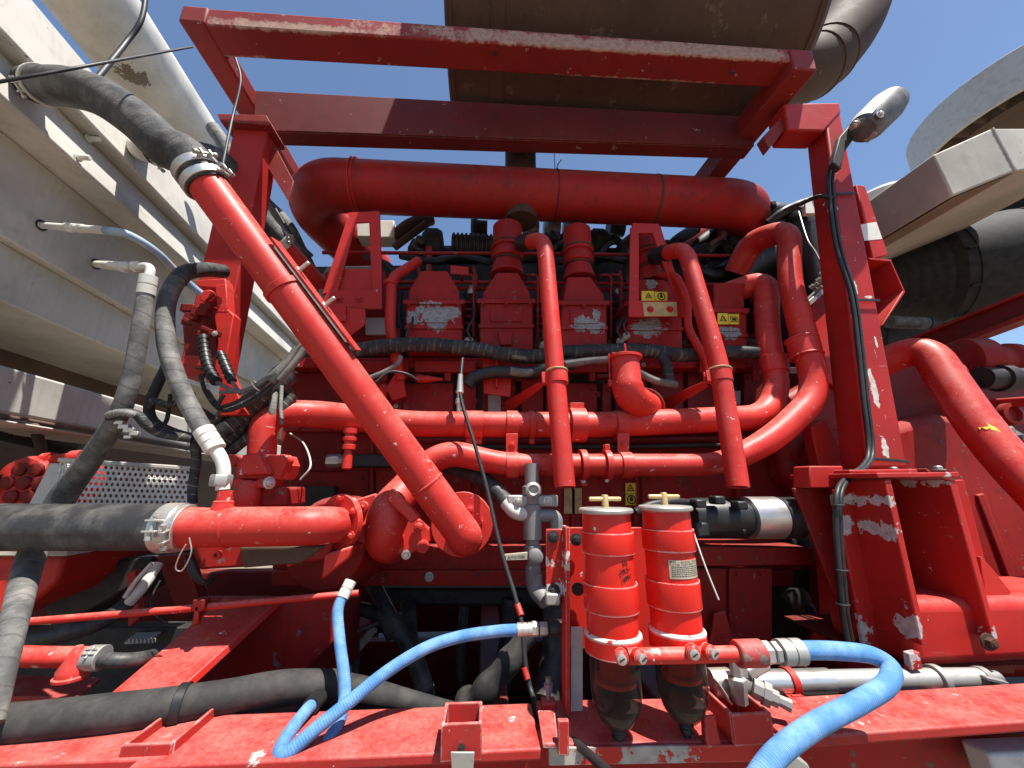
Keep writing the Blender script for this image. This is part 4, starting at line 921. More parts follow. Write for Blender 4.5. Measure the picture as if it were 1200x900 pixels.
# ================================================================ horizontal black hose and pump pipe
bg_ = thing('suction_hose', 'thick smooth black rubber hose clamped to the short red pipe', 'hose', (100, 617, 1.1))
YH = 1.22; rH = RW(55, (110, 617, YH), XA)
build('hose_wall', MB().tube([P(x, 617.5, YH) for x in (-200, -60, 60, 140, 200)], rH, 40), M['bighose'], bg_)
hose_clamp(bg_, (203, 618, YH), XA, rH, .045, FRONT + UP * .15, M['steel']); hose_clamp(bg_, (216, 618, YH), XA, rH - .004, .02, FRONT - UP * .25, M['steel'])
pp = thing('pump_inlet_pipe', 'short fat red pipe with a bolted round flange, between black hose and pump', 'pipe', (300, 617, 1.1))
rP = RW(47, (300, 617, YH), XA)
path = fillet([P(212, 618, YH), P(385, 616, YH), P(402, 614, YH + .26)], .14, 12); build('pipe_tube', MB().tube(path, rP, 36), R_, pp)
fc = P(396, 612, 1.345); fd = Vector((.55, 1, .02)).normalized()
build('flange', MB().lathe(fc, fd, [(0, .03), (0, rP * 1.62), (.020, rP * 1.62), (.024, rP * 1.55), (.024, .03)], 36), R_, pp, .002)
N1 = fd.cross(UP).normalized(); N2 = N1.cross(fd)
for k in range(6):
    t_ = k * math.pi / 3 + .5; bolt(pp, fc + (N1 * math.cos(t_) + N2 * math.sin(t_)) * rP * 1.36, -fd, .010, R_)
build('weld_ring', MB().lathe(P(268, 618, YH), XA, [(0, rP - .001), (.003, rP + .002), (.008, rP + .002), (.011, rP - .001)], 36), R_, pp)
sx = P(260, 600, YH); build('branch_stub', MB().lathe(Vector((sx.x, YH, sx.z - .03)), UP, [(0, .030), (.04, .030), (.05, .026), (.060, .026), (.062, .020), (.09, .020)], 24), R_, pp)
# pump casing under and right of it
pc = thing('coolant_pump', 'red cast pump casing with two curved outlets and bolted lobed flange', 'pump', (450, 640, 1.45))
plate('outlet_flange', [(396, 592), (440, 578), (448, 600), (470, 590), (506, 622), (506, 634), (478, 652), (444, 655), (424, 640), (404, 640)], .03, R_, pc, .006, Y=1.52)
build('flange_disc', MB().lathe(P(541, 614, 1.50), Vector((.12, 1, 0)), [(0, .03), (0, .115), (.02, .115), (.02, .03)], 36), R_, pc, .002)
for x, y in ((551, 597), (552, 634), (563, 612)): bolt(pc, (x, y, 1.497), FRONT, .011, R_)
for x, y in ((424, 640), (496, 640), (425, 594)): build('flange_boss', MB().lathe(P(x, y, 1.52), FRONT, [(-.01, .022), (.016, .022), (.018, .016)], 20), R_, pc); bolt(pc, (x, y, 1.505), FRONT, .008, R_)
bolt(pc, (476, 650, 1.515), FRONT, .011, M['steel']); bolt(pc, (491, 617, 1.51), FRONT, .015, R_)
path = fillet([(500, 548, 1.64), (452, 598, 1.47), (449, 634, 1.45), (458, 640, 1.60)], .13); build('outlet_bend', MB().tube(path, RW(44, (450, 610, 1.46), UP), 32), R_, pc)
plate('pipe_saddle', [(458, 572), (492, 606), (482, 614), (452, 586)], .05, R_, pc, .006, Y=1.40)
build('pump_body', MB().lathe(P(380, 640, 1.52), Vector((.15, 1, 0)), [(0, .04), (.0, .15), (.05, .17), (.25, .17), (.27, .1)], 36), M['red_engine'], pc, .004)
plate('pump_bracket', [(222, 636), (390, 632), (386, 655), (340, 662), (232, 668)], .2, M['red_engine'], pc, .008, Y=1.31)
plate('pump_underside', [(280, 640), (380, 640), (352, 660), (284, 666)], .1, M['rust_and_shade'], pc, .006, Y=1.295)
build('drilled_lug', MB().lathe(P(256, 650, 1.298), FRONT, [(0, .012), (.012, .012), (.013, .006), (.004, .005)], 18), R_, pc)
plate('hose_stub_guard', [(380, 650), (412, 640), (408, 655), (376, 680)], .03, R_, pc, .006, Y=1.3)
# bolted flange under the upper coolant pipe
cf = thing('pipe_flange_block', 'red flange block with side lugs under the elbow of the upper coolant pipe', 'flange', (300, 590, 1.45))
YQ = 1.45
plate('flange_plate', [(276, 541), (290, 532), (330, 533), (334, 545), (328, 562), (276, 562)], .12, R_, cf, .006, Y=YQ - .03)
for x, y in ((276, 540), (334, 540)): build('side_lug', MB().lathe(P(x, y, YQ), FRONT, [(-.02, .022), (.025, .022), (.028, .018)], 18), R_, cf)
plate('flange_skirt', [(284, 533), (302, 530), (314, 556), (274, 557)], .05, R_, cf, .006, Y=YQ - .07)
plate('valve_yoke', [(272, 562), (280, 560), (292, 568), (304, 561), (316, 560), (314, 572), (272, 572)], .1, R_, cf, .005, Y=YQ - .05)
build('valve_ball', MB().lathe(P(292, 568, YQ - .03) - UP * .10, UP, [(0, .02), (.01, .034), (.04, .042), (.07, .042), (.1, .034), (.115, .02)], 28), R_, cf)
rect('valve_body', 300, 571, 336, 594, YQ - .02, .15, M['red_engine'], cf, .01); bolt(cf, (315, 566, YQ - .06), Vector((1, -.6, .1)), .014, M['steel'])
tag(hose('white_wire', [(352, 562, 1.5), (364, 545, 1.5), (356, 520, 1.6), (340, 508, 1.7)], 2.2, M['whitefit']), 'thin white wire curving inside the bend of the upper coolant pipe', 'wire')
sn = thing('sensor_plug', 'stubby red sensor plug hanging under the upper coolant pipe', 'sensor', (410, 545, 1.6))
build('sensor_body', MB().lathe(P(411, 502, 1.6), -UP, [(0, .026), (.02, .026), (.022, .02), (.035, .02), (.037, .027), (.05, .027), (.052, .02), (.065, .02), (.067, .026), (.085, .026), (.087, .014), (.1, .014), (.105, .018), (.16, .02), (.165, .012)], 16), R_, sn)
rect('black_fitting', 395, 532, 470, 548, 1.86, .05, M['black'], en, .01); build('hex_fitting', MB().lathe(P(384, 540, 1.85), XA, [(0, .03), (.05, .03), (.06, .024), (.1, .024)], 6), M['grey'], en)
rect('side_panel', 355, 500, 400, 552, 1.95, .04, M['red_dark'], en, .004)
rect('dark_gap_panel', 338, 570, 392, 594, 1.9, .05, M['dark'], en, .006)

# ================================================================ perforated guard and the things behind the black hose
pg = thing('perforated_guard', 'perforated bright metal guard sheet behind the black hose', 'guard', (150, 590, 1.45))
Yg = 1.45; a, b, c_, d_ = P(70, 541, Yg), P(224, 551, Yg), P(218, 610, Yg), P(60, 612, Yg)
NX, NZ = 24, 10
def bil(u, v): return a.lerp(b, u).lerp(d_.lerp(c_, u), v)
m = MB()
for j in range(NZ):
    for i in range(NX + 1):
        off = -.5 if j % 2 else 0
        u0, u1 = (i + off) / NX, (i + 1 + off) / NX; u0, u1 = max(0, u0), min(1, u1)
        if u1 - u0 < 1e-6: continue
        v0, v1 = j / NZ, (j + 1) / NZ; full = u1 - u0 > .9 / NX
        um, vm = (u0 + u1) / 2, (v0 + v1) / 2
        if not full: m.add([bil(u0, v0), bil(u1, v0), bil(u1, v1), bil(u0, v1)], [(0, 1, 2, 3)]); continue
        o8 = []; i8 = []
        for k in range(8):
            t_ = math.pi / 4 * k + math.pi / 8; ct, st = math.cos(t_), math.sin(t_); s = 1 / max(abs(ct), abs(st))
            o8.append(bil(um + ct * s * (u1 - u0) / 2, vm + st * s * (v1 - v0) / 2)); i8.append(bil(um + ct * .36 * (u1 - u0), vm + st * .37 * (v1 - v0)))
        # square the outer ring off at the cell corners
        crn = [bil(u1, v1), bil(u0, v1), bil(u0, v0), bil(u1, v0)]
        fs = [(k, (k + 1) % 8, 8 + (k + 1) % 8, 8 + k) for k in range(8)] + [(0, 1, 16)][:0]
        fs += [(0, 16, 1), (2, 17, 3), (4, 18, 5), (6, 19, 7)]
        m.add(o8 + i8 + crn, fs)
gs = build('sheet', m, M['perf'], pg); sm = gs.modifiers.new('thickness', 'SOLIDIFY'); sm.thickness = .003
build('rolled_edge', MB().bar(a + UP * .006, b + UP * .006, .02, .014), M['cream'], pg, .003)
ps = tag(plate('pale_brace', [(58, 542), (78, 546), (56, 604), (26, 604)], .06, M['cream'], None, .006, Y=1.5), 'pale cream sloping brace in front of the red motor', 'brace')
rm = thing('hydraulic_motor', 'small red ribbed hydraulic motor beside the pale brace', 'motor', (35, 590, 1.6))
build('motor_body', MB().lathe(P(30, 566, 1.60), FRONT, [(-.2, .10), (0, .10), (.02, .09), (.03, .03)], 28), M['red'], rm)
for k in range(7):
    t_ = k * math.pi / 3; cc = P(30, 566, 1.575) + (Vector((math.cos(t_), 0, math.sin(t_))) * .055 if k < 6 else Vector()); build('lobe', MB().lathe(cc, FRONT, [(0, .026), (.012, .024), (.016, .012)], 12), M['red_dark'], rm)
build('hose_port', MB().lathe(P(52, 540, 1.62), Vector((1, 0, .1)), [(0, .03), (.03, .03), (.03, .022), (.1, .022), (.1, .03), (.14, .03)], 16), M['red'], rm)
rect('mount_block', -30, 588, 38, 606, 1.58, .2, M['red_dark'], rm, .01)
build('grey_coupling', MB().lathe(P(8, 570, 1.6), -XA, [(0, .05), (.06, .05), (.07, .06), (.13, .06), (.14, .05), (.3, .05)], 20), M['dark'], rm)
cs = thing('ribbed_duct', 'black ribbed duct tucked under the pale lower rail', 'duct', (20, 490, 1.7))
m = MB(); c0, c1_ = P(-20, 490, 1.7), P(78, 520, 2.6)
prof = []; Ld = (c1_ - c0).length
for i in range(24): t_ = i / 24 * Ld; prof += [(t_, .055), (t_ + Ld / 80, .068), (t_ + Ld / 48, .055)]
build('duct_wall', m.lathe(c0, c1_ - c0, prof, 20), M['black'], cs)
t = tag(hose('brown_hose', [(40, 500, 1.9), (48, 525, 1.8), (46, 548, 1.7), (40, 560, 1.66)], 16, M['rust_and_shade']), 'short brown hose dropping to the hydraulic motor', 'hose')

# ================================================================ lower left: legs, rod, lower hoses
lg = thing('engine_mount', 'red slanting engine mount leg with sunlit face and dark side web', 'mount', (240, 800, 1.3))
plate('mount_web', [(236, 700), (398, 700), (402, 742), (340, 800), (205, 812)], .02, M['red_engine'], lg, .004, Y=1.42)
p = [P(126, 815, 1.12), P(208, 810, 1.12), P(330, 700, 1.42), P(262, 700, 1.42)]
build('slanting_plate', MB().slab(p, Vector((.01, .02, -.012))), M['red'], lg, .003)
plate('mount_foot', [(330, 704), (405, 704), (398, 800), (300, 812)], .2, M['red_dark'], lg, .006, Y=1.62)
cp = tag(plate('support_leg', [(182, 652), (216, 650), (238, 716), (206, 716)], .05, M['red_dark'], None, .005, Y=1.45), 'dark red upright leg behind the thin red rod', 'leg plate')
rd = thing('control_rod', 'thin red rod running level behind the grey hose to the pump bracket', 'rod', (230, 710, 1.2))
build('rod_bar', MB().tube([P(26, 729, 1.2), P(210, 714, 1.22), P(420, 695, 1.30)], RW(8, (200, 714, 1.22)), 12), M['red_pipe'], rd)
build('rod_knuckle', MB().box(P(236, 708, 1.225), .032, .03, .032).box(P(232, 720, 1.22), .014, .02, .05), M['red_dark'], rd, .004)
rt = thing('red_tank', 'bright red tank corner behind the grey hose at the left edge', 'tank', (40, 720, 1.5))
plate('tank_wall', [(-60, 652), (76, 652), (66, 684), (38, 706), (-60, 745)], .5, M['red'], rt, .012, Y=1.42)
plate('tank_top_ledge', [(-60, 643), (78, 643), (78, 652), (-60, 652)], .3, M['cream'], rt, .004, Y=1.40)
lp = thing('lower_red_pipe', 'short red pipe on a pedestal joined to a black hose', 'pipe', (70, 800, 1.15))
build('pipe_tube', MB().tube([P(12, 769, 1.16), P(60, 770, 1.16), P(104, 770, 1.16)], RW(26, (60, 770, 1.16), XA), 28), R_, lp)
hose_clamp(lp, (112, 771, 1.16), XA, RW(26, (60, 770, 1.16), XA), .035, UP + FRONT, M['zinc'])
build('black_hose', MB().tube(spline([(108, 771, 1.16), (135, 774, 1.16), (165, 772, 1.2), (200, 762, 1.3), (240, 745, 1.4)]), RW(19, (140, 772, 1.16), XA), 22), M['bighose'], lp)
build('pedestal', MB().lathe(P(83, 795, 1.15), UP, [(0, .034), (.006, .034), (.008, .03), (.02, .03), (.07, .008)], 20), R_, lp)
plate('foot_plate', [PZ(-20, 816, .98), PZ(92, 816, .98), PZ(118, 793, .98), PZ(0, 790, .98)], 0, M['red_deck'], lp, .003, off=Vector((0, 0, -.016)))
dk = thing('lower_black_hose', 'dark hose under the thin red rod, with a pale sleeve rising to the pump', 'hose', (60, 750, 1.35))
hose('hose_wall', [(-20, 752, 1.3), (40, 748, 1.3), (90, 738, 1.32), (130, 722, 1.36), (155, 702, 1.4)], [26, 24, 22, 18, 16], M['bighose'], dk)
hose('pale_sleeve', [(152, 706, 1.38), (164, 692, 1.38), (176, 676, 1.4), (186, 660, 1.42)], [12, 13, 13, 11], M['whitefit'], dk); hose('pale_lead', [(146, 700, 1.36), (160, 680, 1.36), (178, 660, 1.36)], 5, M['whitefit'], dk)
hose('wire', [(188, 680, 1.4), (178, 700, 1.38), (180, 718, 1.36), (196, 730, 1.36)], 3.5, M['wire'], dk)
for i, (x, y) in enumerate(((168, 740), (176, 727))): pass
vp = thing('ribbed_step', 'small pale ribbed step plate behind the mount leg', 'step', (165, 750, 1.5))
plate('step_plate', [PZ(146, 752, .98), PZ(176, 750, .98), PZ(190, 740, .98), PZ(160, 741, .98)], 0, M['cream'], vp, .002, off=Vector((0, 0, -.01)))
for i in range(7): rect('rib', 150 + i * 4.6, 749, 152 + i * 4.6, 754, P(150 + i * 4.6, 751, 1.4).y - .002, .01, M['cream'], vp, 0)
tag(plate('pale_strut', [(148, 672), (158, 668), (164, 725), (150, 735)], .02, M['red'], None, .002, Y=1.5), 'faded red upright strut behind the pale sleeve', 'strut')
ch = thing('chassis_rail', 'chassis rail blackened like a dark cavity under the deck', 'rail', (100, 800, 1.9))
rect('rail_web', -200, 735, 330, 830, 1.95, .08, M['dark'], ch, .006)  # near-black colour stands in for the shade of the cavity
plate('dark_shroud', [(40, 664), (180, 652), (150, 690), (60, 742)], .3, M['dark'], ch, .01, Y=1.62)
loops = thing('rubber_loops', 'black rubber loops hanging behind the hose clamp', 'cable', (225, 690, 1.35))
for k in range(3): hose('loop', [(218 + k * 3, 655, 1.3), (226 + k * 3, 675, 1.3), (238 + k * 3, 684, 1.32), (246 + k * 2, 678, 1.35)], 5, M['wire'], loops, 10)
tag(hose('safety_wire', [(218, 638, 1.145), (210, 652, 1.15), (206, 666, 1.16), (214, 668, 1.16), (224, 648, 1.15), (222, 630, 1.145)], 1.6, M['steel']), 'thin steel wire loop dangling from the hose clamp', 'wire')
# ================================================================ deck
D_ = M['red_deck']
zd = P(640, 876, .95).z
dkk = thing('skid_deck', 'scuffed red skid deck edge with worn primer showing in the foreground', 'deck', (640, 885, .95))
def deck_sheet(x0y0, x1y1, x2, name, th=.022, z=None, back=.17):
    z = zd if z is None else z
    p, q = PZ(*x0y0, z), PZ(*x1y1, z)
    return build(name, MB().slab([p, q, q + Vector((.0, back, 0)), p + Vector((0, back, 0))], Vector((0, 0, -th))), D_, dkk, .005, 3)
deck_sheet((150, 899), (634, 877), 0, 'deck_plate')
deck_sheet((640, 872), (918, 867), 0, 'deck_plate', z=zd - .003)
deck_sheet((922, 865), (1560, 819), 0, 'deck_plate', z=zd + .004, back=.15)
p, q = PZ(-100, 912, zd), PZ(150, 902, zd); build('deck_plate', MB().slab([p + Vector((0, .03, 0)), q + Vector((0, .03, 0)), q + Vector((0, .2, 0)), p + Vector((0, .2, 0))], Vector((0, 0, -.02))), D_, dkk, .005)
p, q = PZ(-200, 905, zd - .03) + Vector((0, .035, 0)), PZ(1560, 823, zd - .03) + Vector((0, .03, 0))
build('deck_web', MB().slab([p, q, q + Vector((0, .02, -.45)), p + Vector((0, .02, -.45))], Vector((0, .03, 0))), M['red_engine'], dkk, .004)
p, q = PZ(640, 873, zd), PZ(916, 868, zd)
build('bare_edge_strip', MB().slab([p + Vector((.005, -.004, -.004)), q + Vector((0, -.004, -.004)), q + Vector((0, -.004, -.034)), p + Vector((.005, -.004, -.034))], Vector((0, .006, 0))), paint('worn_strip_paint', (.42, .020, .014), .2, dust=.2, chipcol=(.40, .37, .33), edge=.6, chipscale=9), dkk, .001)
bl_ = thing('chassis_belly', 'added dark belly plates and cross members under the engine', 'chassis', (600, 860, 1.8))
build('belly_shade_plate', MB().box(Vector((0, 2.3, .52)), 7.0, 2.3, .03), M['dark'], bl_)  # dark sheet added to hide bright ground and keep the underside dark
build('rear_frame_rail', MB().box(Vector((0.2, 3.05, .80)), 6.5, .12, .40), M['red_dark'], bl_, .01)
for xx in (-1.4, -.75, .05, .75, 1.5): build('cross_member', MB().box(Vector((xx, 2.0, .66)), .12, 1.9, .22), M['red_dark'], bl_, .01)
# stake pockets along the edge
def pocket(label, x0, x1, y0, y1, Yf, dpt, grp='stake pockets along the deck edge'):
    t = thing('stake_pocket', label, 'bracket', ((x0 + x1) / 2, y1, Yf), grp)
    A = P(x0, y0, Yf); B = P(x1, y0, Yf); Cz = P((x0 + x1) / 2, y1, Yf).z; zt = (A.z + B.z) / 2; th = .007
    m = MB()
    def wall(p, q, off): m.slab([Vector((p.x, p.y, Cz)), Vector((q.x, q.y, Cz)), Vector((q.x, q.y, zt)), Vector((p.x, p.y, zt))], off)
    wall(A, B, Vector((0, th, 0))); A2, B2 = A + Vector((0, dpt, 0)), B + Vector((0, dpt, 0)); wall(A2, B2, Vector((0, th, 0)))
    wall(A + Vector((0, th, 0)), A2, Vector((th, 0, 0))); wall(B + Vector((0, th, 0)), B2, Vector((-th, 0, 0)))
    build('pocket_wall', m, D_, t, .002)
    return t
pocket('open red stake pocket with a paint chip, beside the bottom black hose', 142, 202, 872, 905, .98, .13)
t = pocket('open square red stake pocket with a grey tongue in front, left of the filters', 517, 565, 848, 893, .93, .075)
plate('grey_tongue', [(528, 882), (556, 882), (554, 912), (530, 912)], .005, M['zinc'], t, .001, Y=.920)
build('slot', MB().lathe(P(541, 876, .9285), FRONT, [(0, .007), (.001, .007), (.0012, .003)], 12), M['dark'], t)
t = pocket('open red stake pocket beside the filter bowls and big blue hose', 857, 904, 836, 874, .93, .11)
plate('pocket_tongue', [(826, 840), (838, 838), (846, 876), (828, 876)], .02, D_, t, .003, Y=.94)
# clamp with bolt on the deck, left of the filter bracket
dc = thing('deck_clamp', 'small scuffed deck clamp with an upright bolt beside the filter bracket', 'clamp', (645, 850, 1.0))
plate('clamp_plate', [PZ(636, 872, zd + .01), PZ(655, 872, zd + .01), PZ(650, 832, zd + .03), PZ(630, 832, zd + .03)], 0, D_, dc, .002, off=Vector((0, 0, -.008)))
p = P(643, 828, 1.1); build('clamp_block', MB().box(p, .035, .035, .03), M['red'], dc, .004); build('upright_bolt', MB().lathe(p, UP, [(0, .006), (.035, .006), (.036, .011), (.05, .011), (.051, .007), (.062, .007)], 8), M['grey'], dc)
rect('clamp_strap', 654, 845, 667, 886, .935, .012, D_, dc, .002)

# ================================================================ fuel filters
RF = M['red_filter']
YFf = .97
fb = thing('filter_bracket', 'angle-iron bracket with flaking white paint that carries the two filters', 'bracket', (660, 850, 1.2))
BR = paint('flaked_bracket_paint', (.48, .018, .012), .07, dust=.15, edge=.9, chipcol=(.66, .63, .58), chipscale=11,
           spots=[((664, 640, 1.09), (.012, .05, .05)), ((672, 800, 1.09), (.016, .05, .12)), ((650, 690, 1.09), (.03, .05, .02))])
m = MB()
rect('angle_plate', 640, 620, 663, 700, 1.09, .008, BR, fb, .002)
rect('angle_leg', 663, 618, 668, 838, 1.045, .05, BR, fb, .002)
rect('pale_strip', 669, 735, 683, 850, 1.08, .006, paint('bare_primer_strip', (.58, .57, .56), .05, dust=.15, chipcol=(.5, .02, .02), chipscale=14), fb, .001)
rect('back_plate', 664, 618, 800, 760, 1.105, .008, BR, fb, .002)
for x, y in ((648, 629), (649, 692), (675, 632), (677, 690)): bolt(fb, (x, y, 1.087), FRONT, .011, M['dark'])
rect('lower_shoe', 640, 696, 657, 710, 1.065, .03, M['zinc'], fb, .004)
def filt(label, xt, yt, xb, yb, note):
    t = thing('fuel_filter', label, 'fuel filter', (xb, yb, YFf), 'pair of red fuel filters')
    x0 = (P(xt, yt, YFf).x + P(xb, yb, YFf).x) / 2
    zt_ = P(xt, yt, YFf).z; zb_ = P(xb, yb, YFf).z; H = zt_ - zb_; r = RW(60, (xt + 5, yt + 60, YFf), UP)
    o = Vector((x0, YFf, zb_))
    f = lambda u: H * u
    build('filter_body', MB().lathe(o, UP, [(0, r * .97), (f(.20), r * .97), (f(.98), r * .97), (f(1), r * .95)], 48), RF, t)
    for u0, u1 in ((.245, .50)[:2], (.70, .86)):
        u0, u1 = (.265, .465) if u0 < .5 else (.69, .855)
        build('clamp_band', MB().lathe(o + UP * f(u0), UP, [(0, r * .96), (0, r * 1.045), (.001, r * 1.05), (f(u1 - u0) - .001, r * 1.05), (f(u1 - u0), r * 1.045), (f(u1 - u0), r * .96)], 48), RF, t)
    build('base_collar', MB().lathe(o + UP * f(-.03), UP, [(0, r * .9), (0, r * 1.08), (f(.115), r * 1.08), (f(.12), r * .96)], 48), RF, t)
    build('white_bead', MB().lathe(o + UP * f(.085), UP, [(0, r * 1.06), (.002, r * 1.082), (.004, r * 1.07), (.008, r * .96)], 48), paint('peeled_ring', (.62, .58, .52), .10, dust=.1, chipcol=(.55, .02, .013), chipscale=30), t)
    for dx in (-.25, .35):
        c = o + Vector((r * dx, -math.sqrt(max(.01, (r * 1.08) ** 2 - (r * dx) ** 2)) + .003, f(.055)))
        n = Vector((dx, -1, 0)).normalized()
        build('port_boss', MB().lathe(c - n * .01, n, [(0, .014), (.014, .014), (.017, .011)], 20), RF, t)
        b = build('port_plug', MB().lathe(c + n * .006, n, [(0, .0095), (.008, .0095), (.009, .007)], 16), M['steel'], t)
        build('plug_slot', MB().box(c + n * .0155, .013, .003, .0025, ((XA + UP * .6).normalized(), n, (UP - XA * .6).normalized())), M['dark'], b)
    lid = build('lid', MB().lathe(o + UP * f(1), UP, [(0, r * .9), (0, r * 1.06), (.003, r * 1.1), (.008, r * 1.1), (.011, r * 1.06), (.013, r * .5)], 48), M['zinc'], t)
    k = o + UP * (f(1) + .012)
    hd_ = build('t_handle', MB().lathe(k, UP, [(0, .009), (.004, .0085), (.028, .0085), (.031, .007)], 16).lathe(k + UP * .021 - XA * .040, XA, [(0, .004), (.002, .0052), (.078, .0052), (.080, .004)], 14), M['brass'], t)
    # clear bowl with the red float seat inside
    rb = r * .93; zb2 = f(-.03)
    prof = [(0, .012), (.002, rb * .30), (.008, rb * .48), (.018, rb * .66), (.032, rb * .82), (.050, rb * .94), (.072, rb), (.150, rb)]; Lb = .150
    bo = o + UP * (zb2 - Lb)
    build('clear_bowl', MB().lathe(bo, UP, prof, 48), M['bowl'], t)
    build('bowl_seat', MB().lathe(bo + UP * .085, UP, [(0, rb * .55), (.004, rb * .8), (.012, rb * .8), (.016, rb * .6), (.07, rb * .6)], 32), M['red'], t)
    build('sediment', MB().lathe(bo + UP * .006, UP, [(0, rb * .3), (.010, rb * .55), (.022, rb * .76), (.034, rb * .84), (.036, rb * .3)], 32), plain('fuel_sediment', (.07, .055, .048), .35, .5), t)
    build('drain_valve', MB().lathe(bo - UP * .032, UP, [(0, .004), (.003, .008), (.016, .008), (.018, .014), (.026, .014), (.03, .017), (.04, .012)], 14), M['black'], t)
    def on(th, z): return o + Vector((math.sin(th) * r * .985, -math.cos(th) * r * .985, f(z)))
    if note == 'hand':
        for k_, (txt, zz, th) in enumerate((('SG', .635, .36), ('22L21', .585, .34), ('16891', .53, .40))):
            nrm = Vector((math.sin(th), -math.cos(th), 0)); ex = Vector((math.cos(th), math.sin(th), .16 + .05 * k_))
            letters('handwriting', txt, .0125, on(th, zz), ex, UP, M['ink'], t)
    else:
        m = MB(); n = 12; th0, th1 = -.50, .98; z0, z1 = .50, .635; vs_ = []
        for i in range(n + 1):
            th = th0 + (th1 - th0) * i / n
            for z in (z0, z1): q_ = o + Vector((math.sin(th) * r * .978, -math.cos(th) * r * .978, f(z))); vs_.append(q_)
            for z in (z0, z1): q_ = o + Vector((math.sin(th) * r * .988, -math.cos(th) * r * .988, f(z))); vs_.append(q_)
        fs = []
        for i in range(n):
            a_ = i * 4; b_ = a_ + 4
            fs += [(a_ + 2, b_ + 2, b_ + 3, a_ + 3), (a_, a_ + 1, b_ + 1, b_), (a_, b_, b_ + 2, a_ + 2), (a_ + 1, a_ + 3, b_ + 3, b_ + 1)]
        fs += [(0, 2, 3, 1), (n * 4, n * 4 + 1, n * 4 + 3, n * 4 + 2)]
        lab = build('printed_label', m.add(vs_, fs), M['label'], t)
        def curved(txt, size, th, z):
            """print wrapped round the housing, one character at a time"""
            cw = size * .62
            for i, ch_ in enumerate(txt):
                if ch_ == ' ': continue
                tt = th + i * cw / r; nrm = Vector((math.sin(tt), -math.cos(tt), 0))
                yield ch_, o + Vector((math.sin(tt) * r * .992, -math.cos(tt) * r * .992, f(z))), Vector((math.cos(tt), math.sin(tt), 0)), size
        meshes = []
        for txt, size, th, z in (('MAIN', .0058, -.44, .622), ('FILTER', .0062, -.44, .602), ('DIESEL FUEL/WATER', .0070, .02, .622), ('FLOW RATE 180 GPH', .0060, .02, .603)):
            for ch_, pos_, ex_, sz in curved(txt, size, th, z): meshes.append((ch_, pos_, ex_, sz))
        # all the small print is one piece of geometry on the label
        mm = MB()
        for ch_, pos_, ex_, sz in meshes:
            cu = bpy.data.curves.new('l', 'FONT'); cu.body = ch_; cu.size = sz * 1.05; cu.align_x = 'CENTER'; cu.align_y = 'CENTER'; cu.resolution_u = 1
            ob = bpy.data.objects.new('l', cu); col.objects.link(ob); dg = bpy.context.evaluated_depsgraph_get(); me = bpy.data.meshes.new_from_object(ob.evaluated_get(dg)); bpy.data.objects.remove(ob)
            mm.add([pos_ + ex_ * v.co.x + UP * v.co.y for v in me.vertices], [tuple(p_.vertices) for p_ in me.polygons]); bpy.data.meshes.remove(me)
        for li in range(6):
            z = .585 - li * .0135; th = -.42
            while th < .92:
                wv = random.uniform(.03, .12); a1 = min(.93, th + wv)
                pts_ = [(th, z), (a1, z), (a1, z + .005), (th, z + .005)]
                mm.add([o + Vector((math.sin(t_) * r * .9925, -math.cos(t_) * r * .9925, f(z_))) for t_, z_ in pts_], [(0, 1, 2, 3)]); th = a1 + .018
        build('label_print', mm, M['ink'], lab)
    return o, r, f
f1 = filt('red fuel filter with black handwriting, next to the angle bracket', 708, 601, 721, 757, 'hand')
f2 = filt('red fuel filter with printed foil label, next to the steel fittings', 776, 598, 798, 752, 'print')
# outlet pipe joining both filters
op = thing('filter_outlet_pipe', 'short red pipe across both filter bases ending in a rusty collar', 'pipe', (800, 768, .9))
yo = .895; build('pipe_tube', MB().tube([P(735, 769, yo), P(800, 768, yo), P(868, 766, yo)], RW(21, (800, 768, yo), XA), 24), M['red_pipe'], op)
build('collar', MB().lathe(P(863, 766, yo), XA, [(0, .018), (0, .024), (.003, .026), (.055, .026), (.058, .024), (.058, .018)], 28), paint('scraped_collar', (.36, .03, .03), .12, dust=.3, chipcol=(.25, .18, .15)), op)
# steel fitting and the big blue hose
bb = thing('blue_hose', 'fat bright blue hose doubling back from the steel fitting by the filters', 'hose', (900, 900, .8))
ax = XA; p = P(895, 765, yo)
hexnut(bb, p - XA * .012, XA, .0235, .026, M['steel']); hexnut(bb, p + XA * .018, XA, .022, .014, M['zinc']); ferrule(bb, p + XA * .034, XA, .0225, .05, M['zinc'], 1)
pts = [(925, 763.5, yo), (945, 762, yo), (985, 763, yo), (1022, 768, .90), (1044, 783, .88), (1038, 803, .85), (1005, 824, .82), (955, 850, .79), (910, 884, .76), (880, 925, .74)]
path = spline(pts, 12); build('hose_wall', MB().tube(path, RW(33, path[64], path[66] - path[62]), 28), M['blue'], bb)
